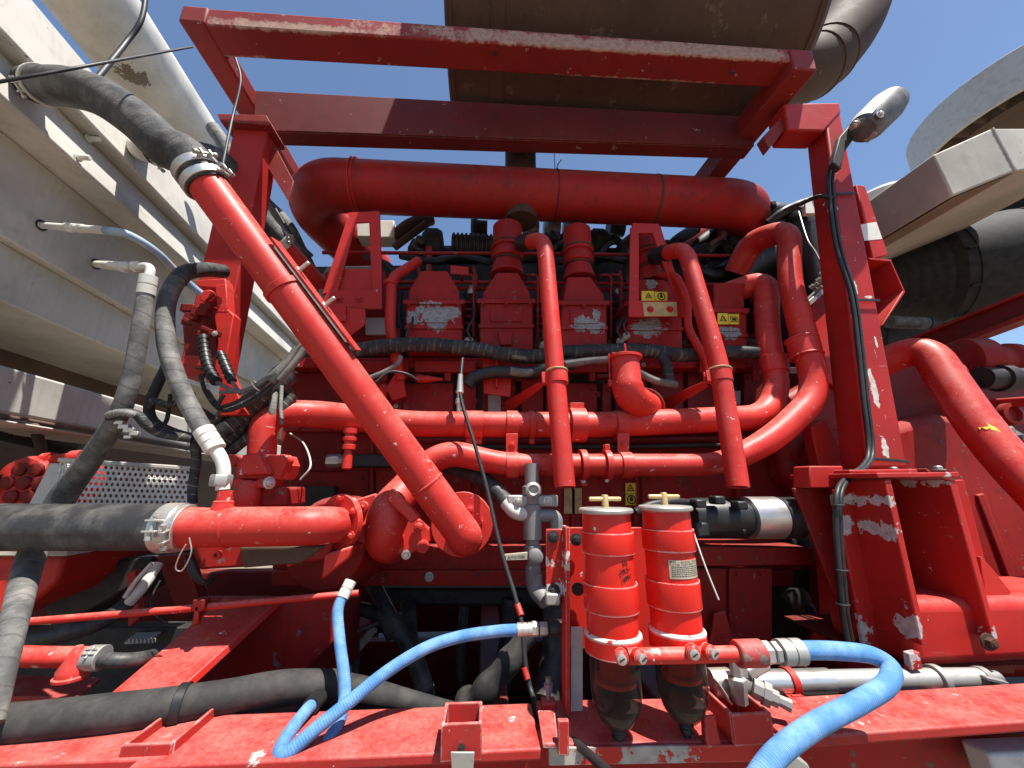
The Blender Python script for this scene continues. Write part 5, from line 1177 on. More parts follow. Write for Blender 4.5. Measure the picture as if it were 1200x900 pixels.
# steel valve cluster below it
vc = thing('steel_valve', 'cluster of bright steel valves and nozzles beside the filter bowl', 'valve', (860, 800, 1.1))
yv = 1.05
build('valve_body', MB().lathe(P(832, 800, yv), XA, [(0, .03), (.05, .03), (.05, .02), (.07, .02), (.07, .034), (.1, .034)], 20), M['steel'], vc)
build('handle', MB().bar(P(838, 796, yv - .04), P(856, 824, yv - .04), .02, .006).box(P(866, 780, yv - .03), .03, .02, .05), M['zinc'], vc, .003)
build('valve_stem', MB().lathe(P(868, 824, yv - .05), UP, [(0, .016), (.03, .018), (.035, .02), (.05, .02), (.055, .014), (.09, .014)], 6), M['zinc'], vc)
e = Vector((1, -.55, -.35)).normalized(); build('nozzle', MB().lathe(P(882, 806, yv - .04), e, [(0, .022), (.02, .022), (.02, .026), (.035, .026), (.035, .018), (.05, .018), (.052, .012), (.075, .014), (.077, .008), (.06, .006)], 8), M['grey'], vc)
build('link_arm', MB().bar(P(872, 790, yv - .02), P(896, 775, yv), .03, .03), M['zinc'], vc, .006)
# polished tube under the pedestal
tu = thing('polished_tube', 'long polished steel tube with dark sleeve lying under the pedestal base', 'tube', (1000, 797, 1.2))
yt = 1.2; build('tube_wall', MB().tube([P(880, 800, yt), P(940, 799, yt), P(972, 798, yt)], RW(33, (920, 800, yt), XA), 32), M['tube'], tu)
build('dark_sleeve', MB().tube([P(962, 798, yt), P(1060, 796, yt), P(1150, 795, yt)], RW(28, (1000, 798, yt), XA), 28), M['zinc'], tu)
for x in (925, 1098):
    band('strap', (x, 799 if x < 1000 else 796, yt), XA, RW(34, (x, 798, yt), XA), .02, M['red'] if x < 1000 else M['zinc'], tu, .004)
    a_ = P(x + 2, 812, yt - .02); build('strap_foot', MB().box(a_ + Vector((0, -.02, -.035)), .03, .008, .08).box(a_ + Vector((0, -.02, -.005)), .045, .03, .012), D_ if x > 1000 else M['red'], tu, .002)
build('end_valve', MB().lathe(P(1148, 795, yt), XA, [(0, .03), (.02, .03), (.02, .018), (.06, .018)], 16).bar(P(1152, 794, yt - .03), P(1178, 800, yt - .04), .02, .01), M['grey'], tu, .002)
# ================================================================ blue hose, left loop
bl = thing('blue_hose', 'blue hose sweeping from the black coupling down over the deck edge in a tight loop', 'hose', (330, 885, .95))
yb = 1.12; pts = [(608, 738, yb), (580, 740, yb), (540, 746, yb), (500, 759, 1.09), (455, 786, 1.06), (410, 822, 1.02), (368, 856, .99), (338, 882, .97), (328, 884, .975), (330, 874, 1.0), (344, 852, 1.04), (358, 834, 1.08), (366, 826, 1.11)]
path = spline(pts, 10); build('hose_wall', MB().tube(path, .0142, 24), M['blue'], bl)
ferrule(bl, P(606, 738, yb), XA, .0148, .040, M['steel'], 2); hexnut(bl, P(623, 737, yb), XA, .019, .018, M['steel']); hexnut(bl, P(632, 737, yb), XA, .017, .022, M['zinc'])
build('black_coupling', MB().lathe(P(643, 736, yb), XA, [(0, .016), (.002, .020), (.05, .021), (.055, .015), (.12, .015)], 22), M['black'], bl)
build('black_end', MB().lathe(P(364, 828, 1.10), P(372, 820, 1.14) - P(364, 828, 1.10), [(0, .02), (.05, .02), (.06, .012)], 18), M['black'], bl)
b2 = thing('blue_hose', 'second blue hose hanging straight from a white fitting behind the looping one', 'hose', (400, 860, 1.1))
pts = [(404, 695, 1.22), (396, 715, 1.20), (398, 750, 1.17), (403, 790, 1.13), (404, 815, 1.10), (399, 840, 1.06), (385, 868, 1.02), (362, 896, .98), (350, 912, .96)]
path = spline(pts, 10); build('hose_wall', MB().tube(path, .0142, 24), M['blue'], b2)
ferrule(b2, path[3], -straight(path, 0, 4), .0148, .045, M['whitefit'], 1)
# loose black cable
lc = thing('loose_cable', 'thin black cable with red tape marks draped down in front of the engine', 'cable', (600, 700, 1.4))
hose('cable_run', [(542, 420, 1.62), (540, 445, 1.58), (541, 470, 1.55), (556, 520, 1.5), (570, 570, 1.46), (586, 640, 1.40), (604, 700, 1.34), (612, 735, 1.30), (616, 780, 1.27), (624, 815, 1.24), (640, 850, 1.12), (672, 868, 1.0), (712, 904, .85)], 5.5, M['wire'], lc, 12)
for p_, q_ in (((606, 708, 1.335), (611, 722, 1.31)), ((614, 782, 1.268), (618, 796, 1.258))): build('red_tape', MB().tube([pt(p_), pt(q_)], RW(7.5, p_), 12), M['red'], lc)
build('silver_splice', MB().lathe(P(538, 482, 1.57), UP, [(0, .010), (.03, .012), (.032, .017), (.05, .017), (.055, .012), (.075, .012), (.08, .017), (.10, .014), (.16, .011)], 12), M['steel'], lc)
build('heavy_lead', MB().tube(spline([(640, 850, 1.12), (668, 866, 1.0), (712, 904, .85), (730, 925, .8)]), .009, 12), M['wire'], lc)
# looms along the cylinder heads
l1 = thing('engine_loom', 'long black taped wiring loom running across the covers', 'wiring', (620, 412, 1.76))
hose('loom_run', [(395, 418, 1.72), (430, 409, 1.74), (480, 404, 1.76), (540, 407, 1.76), (585, 414, 1.77), (625, 418, 1.77), (660, 413, 1.77), (720, 411, 1.77), (760, 411, 1.77), (800, 416, 1.78), (850, 413, 1.8), (890, 413, 1.82)], 17, M['loom'], l1)
hose('loom_branch', [(770, 413, 1.765), (780, 424, 1.76), (784, 446, 1.78)], 13, M['loom'], l1); hose('bare_end', [(600, 417, 1.755), (616, 419, 1.755)], 9, M['loomgrey'], l1)
hose('bare_end', [(850, 413, 1.79), (872, 413, 1.79)], 6, M['loomgrey'], l1)
l2 = thing('engine_loom', 'shorter grey and black conduit below the long loom', 'wiring', (640, 440, 1.74))
hose('black_run', [(548, 452, 1.78), (556, 442, 1.78), (580, 436, 1.78), (620, 437, 1.76), (640, 432, 1.74), (672, 426, 1.74)], 15, M['wire'], l2)
hose('grey_run', [(662, 427, 1.72), (690, 423, 1.72), (716, 421, 1.72)], 9, M['loomgrey'], l2); hose('grey_run', [(748, 436, 1.74), (768, 446, 1.74), (792, 451, 1.76)], 9, M['loomgrey'], l2); hose('grey_run', [(598, 435, 1.745), (616, 437, 1.745), (634, 434, 1.745)], 10, M['loomgrey'], l2)
hose('thin_lead', [(430, 444, 1.7), (450, 436, 1.72), (466, 426, 1.74), (470, 417, 1.74)], 6, M['loomgrey'], l2); hose('thin_lead', [(440, 448, 1.68), (456, 436, 1.7), (476, 438, 1.72), (490, 446, 1.74)], 3, M['wire'], l2)
# grey valve stack behind the filters
gv = thing('drain_valve', 'upright grey drain valve with clamps and elbows beside the filter bracket', 'valve', (626, 690, 1.5))
yv = 1.56; xo = P(624, 600, yv)
build('valve_column', MB().lathe(P(625, 690, yv), UP, [(u_, r_ * .86) for u_, r_ in [(0, .022), (.02, .034), (.08, .034), (.085, .028), (.10, .028), (.105, .038), (.15, .038), (.155, .03), (.17, .03), (.175, .042), (.30, .042), (.305, .033), (.335, .033), (.34, .046), (.37, .046), (.375, .034), (.46, .034)]], 20), M['grey'], gv)
build('round_port', MB().lathe(P(624, 574, yv - .02), FRONT, [(0, .03), (.03, .03), (.035, .02), (.026, .012)], 20), M['zinc'], gv)
build('clamp_ears', MB().box(P(624, 587, yv), .20, .03, .045), M['zinc'], gv, .006)
for x in (607, 642): bolt(gv, (x, 587, yv - .016), FRONT, .012, M['steel'])
build('elbow', MB().tube(fillet([P(625, 604, yv), P(652, 604, yv), P(652, 622, yv)], .04), .026, 18), M['grey'], gv); build('elbow', MB().tube(fillet([P(626, 672, yv), P(626, 690, yv), P(640, 704, yv - .05)], .05), .03, 18), M['grey'], gv)
build('inlet_elbow', MB().tube(fillet([P(622, 602, yv), P(604, 602, yv), P(590, 585, yv + .02)], .05), .028, 18), M['whitefit'], gv)
hose('inlet_hose', [(593, 588, yv + .02), (578, 572, yv + .05), (555, 556, yv + .12), (520, 545, yv + .2)], [20, 20, 20, 18], M['bighose'], gv)
def tagplate():
    t = plate('lever_handle', [(586, 650), (618, 647), (618, 656), (588, 657)], .006, M['label'], gv, .001, Y=1.48)
    letters('lever_print', 'JET AUTO-MAN', .012, (602, 652.4, 1.4785), Vector((1, 0, .06)), UP, M['ink'], t)
    build('lever_pivot', MB().lathe(P(627, 651, 1.50), FRONT, [(0, .026), (.03, .026), (.034, .018)], 18), M['grey'], gv)
tagplate()
rect('tan_pad', 661, 572, 682, 602, YB - .03, .004, M['tan'], en, 0)
# black motor
sm_ = thing('starter_motor', 'black electric motor with a bright silver band behind the filters', 'motor', (870, 630, 1.55))
ys = 1.5; rs = RW(50, (870, 607, ys), XA); o = P(808, 607, ys)
L = lambda x: (P(x, 607, ys) - o).length
build('motor_case', MB().lathe(o, XA, [(0, rs * .3), (0, rs * .86), (.02, rs * .95), (L(868), rs * .98), (L(872), rs * .8), (L(878), rs * .8)], 36), M['black'], sm_)
build('silver_band', MB().lathe(o, XA, [(L(874), rs * .8), (L(875), rs * 1.0), (L(910), rs * 1.0), (L(911), rs * .8)], 40), M['tube'], sm_)
build('end_bell', MB().lathe(o, XA, [(L(911), rs * .8), (L(912), rs * .98), (L(932), rs * .98), (L(940), rs * .8), (L(948), rs * .3)], 36), M['black'], sm_)
for x, y in ((818, 590), (840, 586), (866, 592)): build('terminal', MB().box(P(x, y, ys - .09), .04, .05, .03), M['black'], sm_, .006)
for y in (589, 622): bolt(sm_, (871, y, ys - rs * .8), FRONT, .007, M['dark'])
build('mount_pad', MB().box(P(820, 620, ys - .07), .05, .05, .05), M['black'], sm_, .008)
hose('lead', [(812, 590, 1.45), (790, 588, 1.42), (762, 592, 1.4), (745, 600, 1.4)], 10, M['wire'], sm_)
for y0, y1 in ((640, 700),): hose('dipstick', [(812, 622, 1.4), (818, 640, 1.38), (828, 668, 1.36), (842, 703, 1.34)], 2.2, M['whitefit'], sm_)
# red boxwork under the motor
rb = thing('tool_cabinet', 'dark red boxwork of panels under the black motor', 'panel', (860, 765, 1.7))
plate('shelf_edge', [(812, 640), (955, 643), (952, 662), (812, 664)], .25, M['red_engine'], rb, .004, Y=1.55)
rect('side_panel', 800, 666, 852, 790, 1.60, .02, M['red_engine'], rb, .004); rect('front_panel', 855, 666, 905, 790, 1.585, .02, M['red_engine'], rb, .004); plate('bent_flap', [(838, 720), (850, 716), (862, 760), (830, 762)], .01, M['red'], rb, .002, Y=1.56)
for x in (864, 892): bolt(rb, (x, 672, 1.583), FRONT, .008, M['red_engine'])
rect('rear_panel', 905, 668, 990, 790, 1.95, .02, M['dark'], rb, .004)
for x, y, s in ((928, 700, .05), (936, 712, .04), (930, 640, .07)): build('hidden_fitting', MB().lathe(P(x, y, 1.8), FRONT, [(0, s), (.05, s), (.06, s * .6)], 16), M['dark'], rb)

# ================================================================ sleeve and dark hoses under the engine
sv = thing('canvas_hose', 'thick grimy black hose lying along the deck at the lower left', 'hose', (200, 830, 1.15))
pts = [(-60, 852, 1.06), (40, 846, 1.07), (110, 838, 1.08), (180, 830, 1.10), (260, 818, 1.14), (330, 806, 1.18), (400, 803, 1.22)]
path = spline(pts); build('hose_wall', MB().tube(path, wvar(pts, [50, 52, 50, 48, 44, 44, 40], path), 28), M['canvas'], sv)
band('tie_band', path[34], path[35] - path[33], wvar(pts, [50, 52, 50, 48, 44, 44, 40], path)[34], .02, M['black'], sv, .005)
cv_ = thing('canvas_sleeve', 'grey canvas sleeve with frayed end lying flat on the deck behind the blue hose', 'sleeve', (500, 830, 1.3))
pts = [(392, 806, 1.24), (430, 812, 1.25), (480, 822, 1.26), (540, 832, 1.27), (606, 841, 1.27)]
path = spline(pts); build('sleeve_wall', MB().tube(path, wvar(pts, [44, 40, 30, 16, 5], path), 24), M['canvas'], cv_)
path = spline([(545, 826, 1.45), (560, 820, 1.42), (580, 796, 1.40), (600, 770, 1.40), (618, 742, 1.42)]); build('frayed_end', MB().tube(path, [.046 - .012 * i / len(path) + .004 * math.sin(i * .5) for i in range(len(path))], 16), M['canvas'], cv_)
ub = thing('under_hoses', 'tangle of black hoses and struts in the dark gap under the engine', 'hose', (470, 760, 1.8))
for pts, w in (([(415, 690, 1.9), (417, 740, 1.9), (417, 800, 1.8)], 9), ([(436, 684, 1.95), (455, 720, 1.85), (480, 760, 1.8), (500, 810, 1.75)], 22), ([(370, 718, 1.9), (410, 712, 1.9), (445, 722, 1.85), (460, 745, 1.8)], 18),
    ([(478, 705, 2.1), (480, 750, 2.0), (495, 800, 1.9), (500, 830, 1.9)], 24), ([(600, 700, 2.1), (598, 745, 2.1), (586, 800, 2.0), (575, 830, 2.0)], 26), ([(545, 700, 2.2), (540, 760, 2.2), (541, 800, 2.2)], 12), ([(400, 745, 1.8), (430, 735, 1.8), (470, 718, 1.9)], 6), ([(650, 710, 1.9), (650, 760, 1.9), (640, 820, 1.8)], 30)):
    hose('dark_hose', pts, w, M['bighose'], ub, 14)
m = MB(); rect('grey_strap', 402, 745, 420, 790, 1.95, .02, M['zinc'], ub, .004); build('grey_link', MB().bar(P(395, 790, 1.9), P(440, 735, 1.95), .02, .03), M['zinc'], ub, .004)
bf = thing('inner_rail', 'dark red inner chassis rail behind the tangle of hoses', 'rail', (520, 830, 2.3))
rect('rail_web', 330, 752, 700, 850, 2.35, .06, M['red_dark'], bf, .005); rect('cross_plate', 660, 700, 690, 840, 2.2, .05, M['red_dark'], bf, .005)
fb_ = thing('far_rail', 'grey rail of another trailer seen through the gap under the engine', 'rail', (560, 745, 4.2))
rect('rail_web', 330, 722, 720, 742, 4.3, .2, M['silver'], fb_, .01); rect('rail_foot', 330, 743, 720, 754, 4.2, .3, M['silver'], fb_, .01)
for x in (420, 512, 560): rect('rail_post', x, 716, x + 10, 760, 4.1, .08, M['dark'], fb_, .01)
for x in (498, 530): build('rail_strut', MB().bar(P(x, 720, 4.25), P(x + 14, 744, 4.25), .05, .05), M['dark'], fb_, .004)
# ================================================================ pedestal at the foot of the post
PD = paint('pedestal_paint', (.43, .016, .012), .03, scratch=.5, dust=.2, edge=.9, chipcol=(.54, .50, .47), spots=[
    ((1021, 586, 1.24), (.06, .3, .022)), ((1024, 619, 1.24), (.055, .3, .032)), ((1024, 745, 1.26), (.05, .3, .065)), ((1062, 754, 1.2), (.03, .3, .02)), ((1058, 740, 1.2), (.012, .3, .015)), ((978, 700, 1.4), (.018, .3, .02)), ((1192, 752, 1.16), (.03, .3, .03)), ((1110, 564, 1.2), (.014, .3, .03)), ((1082, 742, 1.19), (.012, .06, .035))])
pd = thing('post_pedestal', 'chipped red ribbed pedestal standing under the square post', 'pedestal', (1080, 780, 1.25))
zt = P(1075, 559, 1.2).z; zb = P(1085, 757, 1.2).z
def rib(xt, yt, xb, yb, Yf, dpt_t, dpt_b, th, name):
    """upright web plate running back from its bright front edge; wider at its foot"""
    a, b = P(xt, yt, Yf), P(xb, yb, Yf); b = Vector((b.x, b.y, b.z))
    return build(name, MB().slab([a, b, b + Vector((0, dpt_b, 0)), a + Vector((-.0, dpt_t, 0))], Vector((th, 0, 0))), PD, pd, .004)
rib(1037, 562, 1080, 757, 1.20, .30, .36, .022, 'web_plate')
rib(1113, 562, 1163, 750, 1.20, .30, .36, .022, 'web_plate')
a = P(1037, 560, 1.2); b = P(1113, 559, 1.2)
build('top_plate', MB().slab([a + Vector((-.03, -.006, .0)), b + Vector((.03, -.006, 0)), b + Vector((.03, .33, 0)), a + Vector((-.06, .33, 0))], Vector((0, 0, .016))), PD, pd, .003)
build('post_shoe', MB().slab([a + Vector((-.02, .10, .017)), b + Vector((.01, .10, .017)), b + Vector((.01, .32, .017)), a + Vector((-.03, .32, .017))], Vector((0, 0, .012))), PD, pd, .003)
for q in ((1048, 556), (1100, 555)): bolt(pd, PZ(q[0], q[1] - 4, a.z + .03), UP, .013, M['zinc'])
c = P(1075, 640, 1.5); bq = P(1100, 640, 1.52)
build('back_web', MB().slab([P(985, 572, 1.5), P(1130, 562, 1.5), P(1190, 790, 1.5), P(1000, 790, 1.5)], Vector((0, .02, 0))), PD, pd, .004)
plate('side_wing', [(978, 574), (1000, 566), (1046, 566), (1076, 765), (1062, 782), (1012, 756)], .015, PD, pd, .004, Y=1.335)
plate('wing_flange', [(930, 572), (984, 572), (1008, 742), (975, 690)], .015, M['red_engine'], pd, .004, Y=1.42)
rect('small_block', 949, 546, 988, 572, 1.36, .08, M['red'], pd, .005)
p, q = P(1074, 786, 1.235), P(1600, 756, 1.235); zt2 = P(1150, 702, 1.235).z
build('base_beam', MB().slab([p, q, Vector((q.x, q.y, zt2)), Vector((p.x, p.y, zt2))], Vector((0, .30, 0))), PD, pd, .035, 5)
build('base_underside', MB().slab([p + Vector((-.02, .03, -.003)), q + Vector((0, .03, -.003)), q + Vector((0, .5, -.003)), p + Vector((-.02, .5, -.003))], Vector((0, 0, -.012))), M['red_dark'], pd, .002)
plate('foot_tab', [(1066, 766), (1078, 764), (1082, 784), (1068, 787)], .02, PD, pd, .003, Y=1.18)
plate('corner_gusset', [(1150, 652), (1168, 672), (1186, 694), (1182, 700), (1155, 704)], .02, M['red'], pd, .003, Y=1.27)
bolt(pd, (1157, 752, 1.196), FRONT, .016, M['rust'])
bh_ = thing('bell_housing', 'large smooth dark red housing behind the pedestal', 'housing', (1130, 640, 1.75))
m = MB(); path = [(1040, 500), (1100, 482), (1165, 498), (1240, 560), (1400, 600), (1520, 700), (1520, 800), (980, 800), (990, 600), (950, 540), (965, 505)]
plate('housing_shell', path, .5, M['red_engine'], bh_, .05, Y=1.78)
plate('housing_rib', [(1146, 580), (1154, 578), (1196, 690), (1188, 694)], .02, M['red_engine'], bh_, .006, Y=1.765)
plate('upper_shell', [(905, 470), (960, 440), (1010, 470), (1042, 560), (960, 600), (920, 560)], .25, M['red_engine'], bh_, .04, Y=1.86)
plate('end_casting', [(1012, 432), (1072, 420), (1124, 470), (1150, 520), (1140, 560), (1020, 560)], .2, M['red_dark'], bh_, .01, Y=2.0)
plate('end_casting', [(1100, 452), (1260, 440), (1260, 570), (1120, 560)], .3, M['red_dark'], bh_, .02, Y=2.5)
gp = thing('engine_end_gusset', 'dark red triangular plate with a sunlit lower corner beside the post', 'plate', (970, 440, 1.85))
plate('plate_face', [(948, 362), (986, 310), (1002, 340), (1006, 470), (958, 440)], .03, M['red'], gp, .004, Y=1.84)
plate('plate_foot', [(950, 500), (968, 490), (1004, 560), (965, 566)], .06, M['red'], gp, .006, Y=1.7)
plate('shelf_edge', [(948, 352), (976, 327), (978, 332), (950, 358)], .1, M['steel'], gp, .002, Y=1.80)
for x, y in ((958, 330), (962, 322), (950, 338), (970, 318), (955, 342)): build('small_fitting', MB().lathe(P(x, y, 1.82), Vector((.5, -1, .5)), [(0, .016), (.02, .016), (.02, .01), (.04, .012)], 8), M['zinc'], gp)
bolt(gp, (975, 352, 1.838), FRONT, .012, M['red']); bolt(gp, (980, 366, 1.838), FRONT, .012, M['red'])
# black clutter between the manifold end and the post
bc = thing('air_intake_hoses', 'black oily hoses and housing between the air pipe end and the post', 'hose', (930, 280, 2.1))
for pts, w in (([(880, 252, 2.2), (905, 250, 2.15), (930, 258, 2.15), (950, 275, 2.2)], 30), ([(900, 262, 2.0), (918, 248, 1.95), (936, 240, 1.95), (958, 232, 1.9)], 10), ([(935, 260, 2.05), (950, 300, 2.05), (960, 350, 2.05), (955, 400, 2.1)], 44), ([(960, 260, 2.0), (970, 300, 2.0), (975, 330, 2.0)], 30), ([(850, 330, 2.2), (880, 310, 2.2), (905, 300, 2.2)], 40), ([(885, 345, 2.2), (920, 380, 2.2), (935, 440, 2.2)], 60), ([(940, 285, 2.15), (935, 330, 2.2), (930, 370, 2.2)], 40)):
    hose('black_hose', pts, w, M['black'], bc, 16)
rect('dark_housing', 898, 252, 958, 345, 2.35, .2, M['tyre'], bc, .02); rect('dark_housing', 935, 300, 985, 420, 2.3, .2, M['dark'], bc, .02)
rect('pale_tag', 944, 232, 961, 250, 1.9, .03, M['whitefit'], bc, .003); hose('stay_cable', [(936, 248, 1.85), (946, 280, 1.8), (956, 296, 1.78), (968, 320, 1.76)], 2.4, M['steel'], bc, 8)
for i in range(14): build('connector', MB().box(P(random.uniform(902, 950), random.uniform(240, 268), random.uniform(1.98, 2.1)), random.uniform(.03, .07), .04, random.uniform(.02, .05)), M['black'], bc, .004)
bolt(bc, (938, 240, 1.9), FRONT, .014, M['steel'])

# cables strapped to the post
pc_ = thing('post_cable', 'pair of black cables zip-tied down the chipped post to the deck', 'cable', (990, 755, 1.3))
C1 = [(1000, 158, 1.42), (984, 172, 1.44), (972, 200, 1.46), (972, 232, 1.47), (980, 290, 1.47), (997, 345, 1.47), (1006, 410, 1.47), (1012, 470, 1.46), (1018, 525, 1.45), (1012, 545, 1.40), (992, 560, 1.32), (981, 578, 1.26), (980, 620, 1.25), (984, 680, 1.25), (989, 730, 1.26), (998, 770, 1.28)]
for dx, w in ((0, 7), (5, 6)): hose('cable_run', [(x + dx, y, Y + .004 * (dx > 0)) for x, y, Y in C1], w, M['wire'], pc_, 12)
hose('side_lead', [(974, 232, 1.46), (960, 230, 1.5), (940, 238, 1.6), (920, 246, 1.8)], 4.5, M['wire'], pc_, 10)
def tie(x0, y0, x1, y1, Y=1.487):
    a, b = P(x0, y0, Y), P(x1, y1, Y); build('zip_tie', MB().bar(a, b, .004, .012).box(a, .018, .012, .018), M['wire'], pc_, .001)
tie(974, 227, 1003, 226); tie(998, 351, 1031, 352); tie(1016, 537, 1066, 541)
for y in (592, 668, 708): hoop('tie_loop', (982 + (y - 590) * .045, y, 1.25), UP, .016, .0035, M['wire'], pc_)
# work lamp
wl = thing('work_lamp', 'oval dusty work lamp on a bent bracket at the top of the post', 'lamp', (1000, 160, 1.42))
c0, c1_ = P(1010, 154, 1.36), P(1050, 115, 1.36); d = (c1_ - c0); Ll = d.length; d.normalize()
prof = [(0, .026), (.006, .054), (.03, .066), (.06, .074), (Ll * .7, .076), (Ll * .88, .066), (Ll * .97, .046), (Ll, .02)]
lm_ = build('lamp_head', MB().lathe(c0, d, prof, 28), plain('grey_lamp_plastic', (.10, .098, .092), .5, .35), wl)
m = MB().lathe(c0 - d * .002, d, [(a_, r_ * 1.03) for a_, r_ in prof[2:]] , 28)
up_ = (UP - d * d.z).normalized()
build('pale_crown', MB().add([v for v in m.v], [f for f in m.f if sum((m.v[i] - c0).dot(up_) for i in f) / len(f) > .030]), M['whitefit'], wl)
build('fin_plate', MB().box(c0 + d * .006, .005, .05, .12, (d, d.cross(up_), up_)), M['zinc'], wl, .002)
plate('lamp_arm', [(976, 190), (984, 160), (1003, 138), (1012, 147), (1004, 158), (990, 178), (986, 198)], .03, M['dark'], wl, .005, Y=1.40)
bolt(wl, (1002, 146, 1.34), -d, .012, M['steel']); bolt(wl, c0 + d * .03 + FRONT * .07, FRONT, .012, M['steel'])

# ================================================================ right hand neighbour
bbm = thing('outrigger_beam', 'heavy pale steel outrigger beam coming forward beside the post', 'beam', (1110, 230, 2.0))
G = PZ
Yb = 1.55
face = [P(1094, 181, Yb), P(1163, 150, Yb - .06), P(1190, 200, Yb - .06), P(1116, 230, Yb)]
DB = ray(560, 575); DB = Vector((0.02, 1, -.0))
build('beam_tube', MB().slab(face, Vector((-.05, 3.2, .0))), M['beam'], bbm, .010, 3)
un = Vector((0, 0, -.006)); build('beam_underside', MB().slab([face[3] + un + Vector((.004, .01, 0)), face[2] + un + Vector((-.004, .01, 0)), face[2] + un + Vector((-.054, 3.2, 0)), face[3] + un + Vector((-.046, 3.2, 0))], Vector((0, 0, -.004))), M['underside'], bbm, .001)  # thin plate under the beam, browner and darker than the beam paint
f2_ = [face[1] + Vector((.003, .002, 0)), P(1290, 150, Yb + .02), P(1290, 185, Yb + .02), face[2] + Vector((.003, .002, 0))]
build('beam_side', MB().slab(f2_, Vector((-.05, 3.2, 0))), M['beam'], bbm, .008)
tt = [face[1].lerp(face[2], i / 14) for i in range(15)]
build('weld_bead', MB().tube(tt, [.006 + .002 * (i % 2) for i in range(15)], 8), M['cream'], bbm)
sh = thing('fan_shroud', 'big round weathered fan shroud seen from below with vanes inside', 'fan', (1180, 130, 2.3))
zc = P(1074, 150, 2.2).z
cx = 0
pl_, pr_ = P(1072, 150, 2.35), P(1200, 80, 2.0)
Rr = 1.0; ctr = Vector((pl_.x + Rr * .995, 2.45, pl_.z))
ctr = Vector((P(1071, 165, 2.45).x + 1.40, 2.45, P(1071, 165, 2.45).z + .22)); Rr = .86
prof = [(-.02, Rr - .03), (-.02, Rr - .005), (-.015, Rr), (.36, Rr), (.365, Rr - .005), (.365, Rr - .03)]
build('shroud_ring', MB().lathe(ctr, UP, prof + [prof[0]], 72, caps=False), M['silver'], sh)
build('inner_ring', MB().lathe(ctr + UP * .03, UP, [(0, Rr * .72), (.16, Rr * .72), (.16, Rr * .70), (0, Rr * .70), (0, Rr * .72)], 60, caps=False), M['rust_and_shade'], sh)
for k in range(30):
    t_ = k / 30 * 2 * math.pi; e1 = Vector((math.cos(t_), math.sin(t_), 0)); e2 = Vector((-math.sin(t_), math.cos(t_), 0))
    build('vane', MB().slab([ctr + e1 * Rr * .725 + UP * .03, ctr + e1 * (Rr - .032) + UP * .03, ctr + e1 * (Rr - .032) + UP * .19 + e2 * .10, ctr + e1 * Rr * .725 + UP * .19 + e2 * .10], e2 * .006), M['rust_and_shade'], sh)
build('hub_plate', MB().lathe(ctr + UP * .06, UP, [(0, .02), (0, Rr * .70), (.05, Rr * .70), (.06, .1)], 48), M['rust_and_shade'], sh)
dm = thing('pale_drum', 'pale rounded drum top peeking over the outrigger beam', 'drum', (1035, 225, 2.8))
build('drum_shell', MB().lathe(P(1040, 260, 2.8), UP, [(-.2, .26), (.22, .26), (.25, .24), (.27, .12), (.272, .01)], 40), M['cream'], dm)
fl = thing('air_cleaner', 'large black ribbed air cleaner drum under the outrigger beam', 'drum', (1130, 320, 2.6))
ac = P(1120, 318, 2.5); axd = Vector((1, -.45, .05)).normalized(); Ra = .40
prof = [(-.55, Ra * .55)]
for i in range(5): u = -.5 + i * .06; prof += [(u, Ra * (.62 + .06 * i)), (u + .03, Ra * (.66 + .06 * i)), (u + .045, Ra * (.66 + .06 * i))]
prof += [(-.16, Ra), (-.10, Ra), (-.095, Ra * 1.02), (-.06, Ra * 1.02), (-.055, Ra), (.30, Ra), (.305, Ra * 1.02), (.34, Ra * 1.02), (.345, Ra), (.7, Ra), (.72, Ra * .9)]
build('cleaner_shell', MB().lathe(ac, axd, prof, 56), M['tyre'], fl)
N1 = axd.cross(UP).normalized(); N2 = N1.cross(axd)
for k in range(9):
    t_ = k * .7; build('rib_block', MB().box(ac + axd * -.13 + (N1 * math.cos(t_) + N2 * math.sin(t_)) * Ra, .05, .02, .04, (axd, N1 * -math.sin(t_) + N2 * math.cos(t_), N1 * math.cos(t_) + N2 * math.sin(t_))), M['tyre'], fl, .003)
build('rear_drum', MB().lathe(P(1195, 262, 2.25), Vector((1, -.2, .3)), [(-.02, .1), (-.02, .26), (.0, .28), (.5, .28)], 44), M['tyre'], fl)
build('grey_end', MB().lathe(P(1188, 303, 2.2), XA, [(0, .06), (.2, .06)], 20), M['zinc'], fl)
t = thing('grey_cylinder', 'small dusty grey cylinder under the black air cleaner', 'cylinder', (1060, 385, 2.4))
build('cylinder_wall', MB().tube([P(1042, 377, 2.4), P(1064, 378, 2.4), P(1086, 379, 2.4)], .045, 20), M['greyhose'], t); build('end_ring', MB().lathe(P(1085, 379, 2.4), XA, [(0, .05), (.03, .05), (.03, .03), (.09, .03)], 16), M['dark'], t)
rect('dark_back', 1040, 372, 1130, 410, 2.9, .2, M['dark'], t, .01)
rbm = thing('red_cross_beam', 'dark red channel beam sloping up behind the bent red pipe', 'beam', (1120, 400, 2.2))
a0, a1 = P(1030, 424, 2.6), P(1290, 322, 1.7); 
build('channel_web', MB().bar(a0, a1, .05, .14), M['red_dark'], rbm, .006); build('channel_lip', MB().bar(a0 + Vector((0, -.045, -.085)), a1 + Vector((0, -.045, -.085)), .14, .03), M['red_engine'], rbm, .005); build('channel_lip', MB().bar(a0 + Vector((0, -.045, .06)), a1 + Vector((0, -.045, .06)), .12, .02), M['red_engine'], rbm, .005)
rp = thing('bent_red_pipe', 'thick red pipe bending down past the post with a yellow paint mark', 'pipe', (1150, 490, 1.6))
